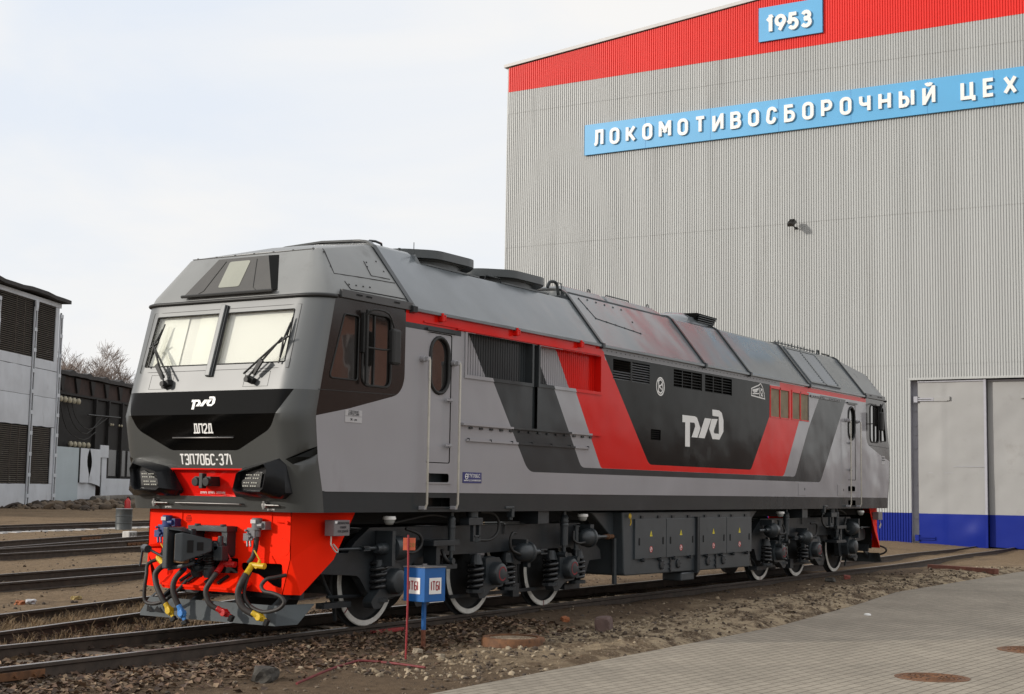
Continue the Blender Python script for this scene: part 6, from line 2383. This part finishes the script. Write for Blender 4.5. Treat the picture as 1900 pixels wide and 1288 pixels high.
# manholes
def manhole(x, y, z, r, label, raised):
    t = thing('manhole' if not raised else 'well_ring', label, 'manhole', (x, y, z), random.uniform(0, 3))
    mb = MB()
    if raised:
        mb.lathe([(r*1.10, -.2), (r*1.10, .06), (r*1.05, .085), (r*.86, .085), (r*.86, .05)], (0, 0, 0), (0, 0, 1), 40, 0, caps=False)
    else:
        mb.lathe([(r*1.16, -.02), (r*1.16, .006), (r*1.0, .008), (r*.99, -.004)], (0, 0, 0), (0, 0, 1), 40, 0, caps=False)
    mb.build('frame', m_rust, t, smooth=40)
    mb = MB()
    zt = .06 if raised else .004
    mb.lathe([(r*.87 if raised else r*.98, zt-.03), (r*.86 if raised else r*.975, zt), (.001, zt)], (0, 0, 0), (0, 0, 1), 40, 0, caps=False)
    for k in range(1, 5):
        rr_ = r*.19*k
        mb.lathe([(rr_, zt), (rr_+.004, zt+.008), (rr_+.022, zt+.008), (rr_+.026, zt)], (0, 0, 0), (0, 0, 1), 36, 0, caps=False)
    for k in range(10):
        a = k*math.pi/5
        mb.obox((r*.6*math.cos(a), r*.6*math.sin(a), zt+.004), (math.cos(a), math.sin(a), 0), (-math.sin(a), math.cos(a), 0), (0, 0, 1), r*.55, .02, .008)
    mb.build('cover', m_rust if not raised else M('dusty cover', (.26, .20, .14), .9, var=.3, vs=9), t, smooth=30)
manhole(2.48, -8.31, -.115, .345, 'rusty round manhole cover in the paving at the bottom of the picture', False)
manhole(6.2, -8.60, -.115, .42, 'rusty manhole cover at the right edge of the picture', False)
manhole(2.28, -3.06, zg(2.3, -3.0)+.02, .37, 'raised rusty well ring with a dusty lid in the sandy strip', True)
mb = MB()
mb.lathe([(.06, 0), (.055, .02), (.03, .028), (.0, .03)], (10.05, -5.1, -.115), (0, 0, 1), 12)
tag(mb.build('litter_lid', m_white, smooth=40), 'tiny white lid lying on the paving', 'litter')
# blocks, boards and litter
def stone(name, label, cat, x, y, sx, sy, sz, mat, rz=0., seed=1, k=.22, group=None):
    rnd = random.Random(seed)
    bm = bmesh.new()
    bmesh.ops.create_icosphere(bm, subdivisions=3, radius=1)
    for v in bm.verts:
        c = v.co
        q = Vector((max(-.72, min(.72, c.x)), max(-.72, min(.72, c.y)), max(-.66, min(.66, c.z))))
        q += c*k*noise.noise(c*1.6+Vector((seed*7.1, 0, 0)))
        v.co = Vector((q.x*sx, q.y*sy, q.z*sz))
    me = bpy.data.meshes.new(name)
    bm.to_mesh(me)
    bm.free()
    me.materials.append(mat)
    o = bpy.data.objects.new(name, me)
    COL.objects.link(o)
    o.location = (x, y, zg(x, y)+sz*.4)
    o.rotation_euler = (rnd.uniform(-.1, .1), rnd.uniform(-.1, .1), rz)
    return tag(o, label, cat, group)
m_dstone = M('dark stone', (.055, .05, .043), .9, var=.3, vs=8, bump=.01, bs=30)
m_pstone = M('pale stone', (.30, .25, .185), .9, var=.25, vs=9, bump=.008, bs=30)
m_brick = M('dusty brick', (.13, .085, .075), .9, var=.2, vs=7, bump=.004, bs=40)
m_obrick = M('orange brick shard', (.34, .12, .05), .9, var=.25, vs=9)
stone('stone', 'dark squarish stone on the dirt near the bottom edge', 'stone', -1.9, -2.62, .22, .16, .13, m_dstone, .5, 2)
stone('brick', 'dull purple-brown brick block lying in the sandy strip', 'brick', 4.85, -2.98, .27, .15, .16, m_brick, .35, 3, .06)
stone('brick_shard', 'orange brick shard on the dark soil beside the rail', 'brick shard', 5.54, -1.95, .09, .07, .06, m_obrick, .9, 4)
stone('stone', 'pale pebble-like stone beside the blue box post', 'stone', .98, -2.50, .09, .07, .06, m_pstone, .2, 5)
stone('stone', 'pale tilted stone right of the blue box post', 'stone', .85, -2.93, .08, .06, .05, m_pstone, 1.2, 6)
stone('brick_shard', 'brick-red shard beyond the last wheels', 'brick shard', 18.79, -1.75, .16, .10, .08, M('brick red', (.22, .06, .045), .9, var=.2), .4, 7)
stone('coal_lump', 'black lump lying beside the rail under the rear bogie', 'lump', 17.4, -1.85, .26, .14, .08, m_dstone, .2, 8)
mb = MB()
mb.obox((25.4, -2.6, -.05), (-.47, -.88, 0), (.88, -.47, 0), (0, 0, 1), 2.3, .16, .14)
tag(mb.build('beam', M('rusty channel', (.16, .06, .04), .8, var=.3, vs=5), bevel=.01), 'rusty steel channel half buried in the rubble beyond the locomotive', 'beam')
for x, y, m_, lb in ((2.65, 6.72, m_obrick, 'orange plastic scrap on the sand between the tracks'), (2.95, 6.82, m_pwhite, 'crumpled white bag on the sand between the tracks'), (4.0, 6.9, M('faded yellow', (.30, .22, .08), .7), 'small yellow scrap on the sand between the tracks')):
    stone('litter', lb, 'litter', x, y, .11, .08, .06, m_, .3, int(x*10), .5)
mb = MB()
mb.obox((2.35, -1.02, -.07), (1, -.1, .02), (.1, 1, 0), (0, 0, 1), .62, .07, .05)
tag(mb.build('wheel_chock', M('chock red', (.30, .03, .03), .6, var=.2), bevel=.008), 'flat dark red bar lying by the rail under the first wheel', 'bar')

# brick works hall across the yard, outside the picture, which the glossy side reflects
m_hb = M('hall brick', (.25, .12, .088), .85, var=.18, vs=1.5, dirt=((.17, .095, .075), .55, .8, .6))
for lb, x0, x1, hh in (('tall red-brick hall across the yard, mirrored in the cab side glass', 42, 77, 12.5), ('lower red-brick hall farther along the yard, mirrored in the glossy side', 84, 175, 6.6)):
    hall = thing('brick_hall', lb, 'building', (x0, -46, 0))
    w_ = x1-x0
    mb = MB()
    mb.box(0, w_, -14, 0, -.3, hh)
    mb.build('wall', m_hb, hall)
    mb = MB()
    mb.box(-1, w_+1, -14.5, .5, hh, hh+.35)
    mb.build('roof', m_tar, hall)
    for k in range(int(w_/6.3)):
        mb = MB()
        mb.box(1.8+6.3*k, 4.6+6.3*k, 0, .06, 1.6, hh-1.4)
        g_ = mb.build('window', m_glass, hall)
        mb = MB()
        for f in (0, .33, .66, 1):
            mb.box(1.75+6.3*k+2.8*f, 1.85+6.3*k+2.8*f, .06, .1, 1.6, hh-1.4)
        mb.build('window_frame', m_pwhite, g_)

# ------------------------------------------------------------------ what nobody could count: leaves, stones, clods, dry grass
def scatter(name, mats, n, reg, maker, seed, label):
    rnd = random.Random(seed)
    mb = MB()
    k = 0
    while k < n:
        x, y = reg(rnd)
        if y < pave_edge(x)+.02:
            k += 1
            continue
        maker(mb, x, y, zg(x, y), rnd)
        k += 1
    o = mb.build(name, mats, recalc=False, smooth=50 if maker not in (leaf, blade) else 0)
    o['kind'] = 'stuff'
    o['label'] = label
    return o
def leaf(mb, x, y, z, r):
    a, s = r.uniform(0, 6.28), r.uniform(.022, .055)
    u = Vector((math.cos(a), math.sin(a), r.uniform(-.5, .5)))*s
    v = Vector((-math.sin(a), math.cos(a), r.uniform(-.5, .5)))*s*r.uniform(.5, .9)
    c = Vector((x, y, z+r.uniform(.004, .03)))
    up = Vector((0, 0, s*r.uniform(.1, .6)))
    mb.add([c-u, c-u*.2-v+up, c+u*1.1, c-u*.2+v+up, c], [(0, 1, 4), (1, 2, 4), (2, 3, 4), (3, 0, 4)], r.randint(0, 3))
def rock(mb, x, y, z, r, lo=.012, hi=.05):
    s = lo+(hi-lo)*r.random()**2.5
    M_ = Matrix.Rotation(r.uniform(0, 6.28), 3, 'Z') @ Matrix.Rotation(r.uniform(0, 1), 3, 'X')
    k1, k2 = r.uniform(.7, 1.25), r.uniform(.45, .8)
    c = Vector((x, y, z+s*.2))
    mb.add([c+M_ @ Vector((p.x*s*k1*r.uniform(.75, 1.15), p.y*s*r.uniform(.75, 1.15), p.z*s*k2*r.uniform(.8, 1.1))) for p in ICO], ICF, r.randint(0, 3))
g_ = (1+5**.5)/2
ICO = [Vector(v).normalized() for v in ((-1, g_, 0), (1, g_, 0), (-1, -g_, 0), (1, -g_, 0), (0, -1, g_), (0, 1, g_), (0, -1, -g_), (0, 1, -g_), (g_, 0, -1), (g_, 0, 1), (-g_, 0, -1), (-g_, 0, 1))]
ICF = [(0, 11, 5), (0, 5, 1), (0, 1, 7), (0, 7, 10), (0, 10, 11), (1, 5, 9), (5, 11, 4), (11, 10, 2), (10, 7, 6), (7, 1, 8), (3, 9, 4), (3, 4, 2), (3, 2, 6), (3, 6, 8), (3, 8, 9), (4, 9, 5), (2, 4, 11), (6, 2, 10), (8, 6, 7), (9, 8, 1)]
def blade(mb, x, y, z, r):
    for _ in range(r.randint(3, 7)):
        h, a = r.uniform(.06, .22), r.uniform(0, 6.28)
        d = Vector((math.cos(a), math.sin(a), 0))
        w = Vector((-d.y, d.x, 0))*.0035
        b = Vector((x+r.uniform(-.04, .04), y+r.uniform(-.04, .04), z-.01))
        m_ = b+Vector((0, 0, h*.6))+d*h*.25
        e = b+Vector((0, 0, h*r.uniform(.5, 1)))+d*h*.7
        mb.add([b-w, b+w, m_+w, m_-w, e], [(0, 1, 2, 3), (3, 2, 4)], r.randint(0, 1))
LEAF = [M('leaf a', (.10, .058, .036), .8, var=.3), M('leaf b', (.15, .09, .053), .8, var=.3), M('leaf c', (.065, .042, .030), .8, var=.3), M('leaf d', (.20, .138, .085), .8, var=.3)]
ROCK = [M('rock a', (.095, .070, .050), .9, var=.3), M('rock b', (.14, .102, .070), .9, var=.3), M('rock c', (.155, .118, .082), .9, var=.2), M('rock d', (.050, .037, .028), .9, var=.3)]
SAND = [M('clod a', (.24, .185, .122), .95, var=.2), M('clod b', (.11, .08, .052), .95, var=.25), M('clod c', (.31, .25, .175), .95, var=.15), M('clod d', (.065, .047, .034), .95, var=.3)]
STRAW = [M('straw a', (.19, .13, .07), .9, var=.2), M('straw b', (.17, .115, .06), .9, var=.2)]
scatter('fallen_leaves', LEAF, 11000, lambda r: (r.uniform(-5, 5), r.choice((r.gauss(0, .45), r.gauss(-1.6, .55), r.uniform(-2.6, 2.6), r.gauss(1.5, .4)))), leaf, 1, 'brown fallen leaves drifted along the rails')
scatter('gravel_stones', ROCK, 5000, lambda r: (-5+27*r.random()**1.6, r.uniform(-4.7, 3.5)), lambda m_, x, y, z, r: rock(m_, x, y, z, r, .006, .034), 2, 'loose small stones strewn over the dirt')
scatter('sand_clods', SAND, 4200, lambda r: (-1+30*r.random()**1.3, r.gauss(-3.3, .75)), lambda m_, x, y, z, r: rock(m_, x, y, z, r, .008, .045), 3, 'sandy clods heaped along the paving')
scatter('far_gravel', ROCK, 5000, lambda r: (r.uniform(0, 30), 4+26*r.random()**1.5), lambda m_, x, y, z, r: rock(m_, x, y, z, r, .012, .045), 6, 'stones strewn between the far tracks')
def grass_reg(r):
    x = r.uniform(-3, 4)
    k = r.random()
    yc = 2.43+.25*x
    return (x, yc+1.6*k**.6*r.uniform(.05, 1)-.05+.1) if r.random() < .75 else (x, r.uniform(1.0, 2.3+.25*x))
scatter('dry_grass', STRAW, 1800, grass_reg, blade, 4, 'tufts of dry straw grass between the rails')
scatter('yard_rubble', ROCK+[], 900, lambda r: tuple(Vector((SHX, SHY))+D_*r.uniform(-10, 16)-N_*(1.0+5*r.random()**2)), lambda m_, x, y, z, r: rock(m_, x, y, z, r, .08, .45), 5, 'rubble and broken boards along the foot of the sheds')
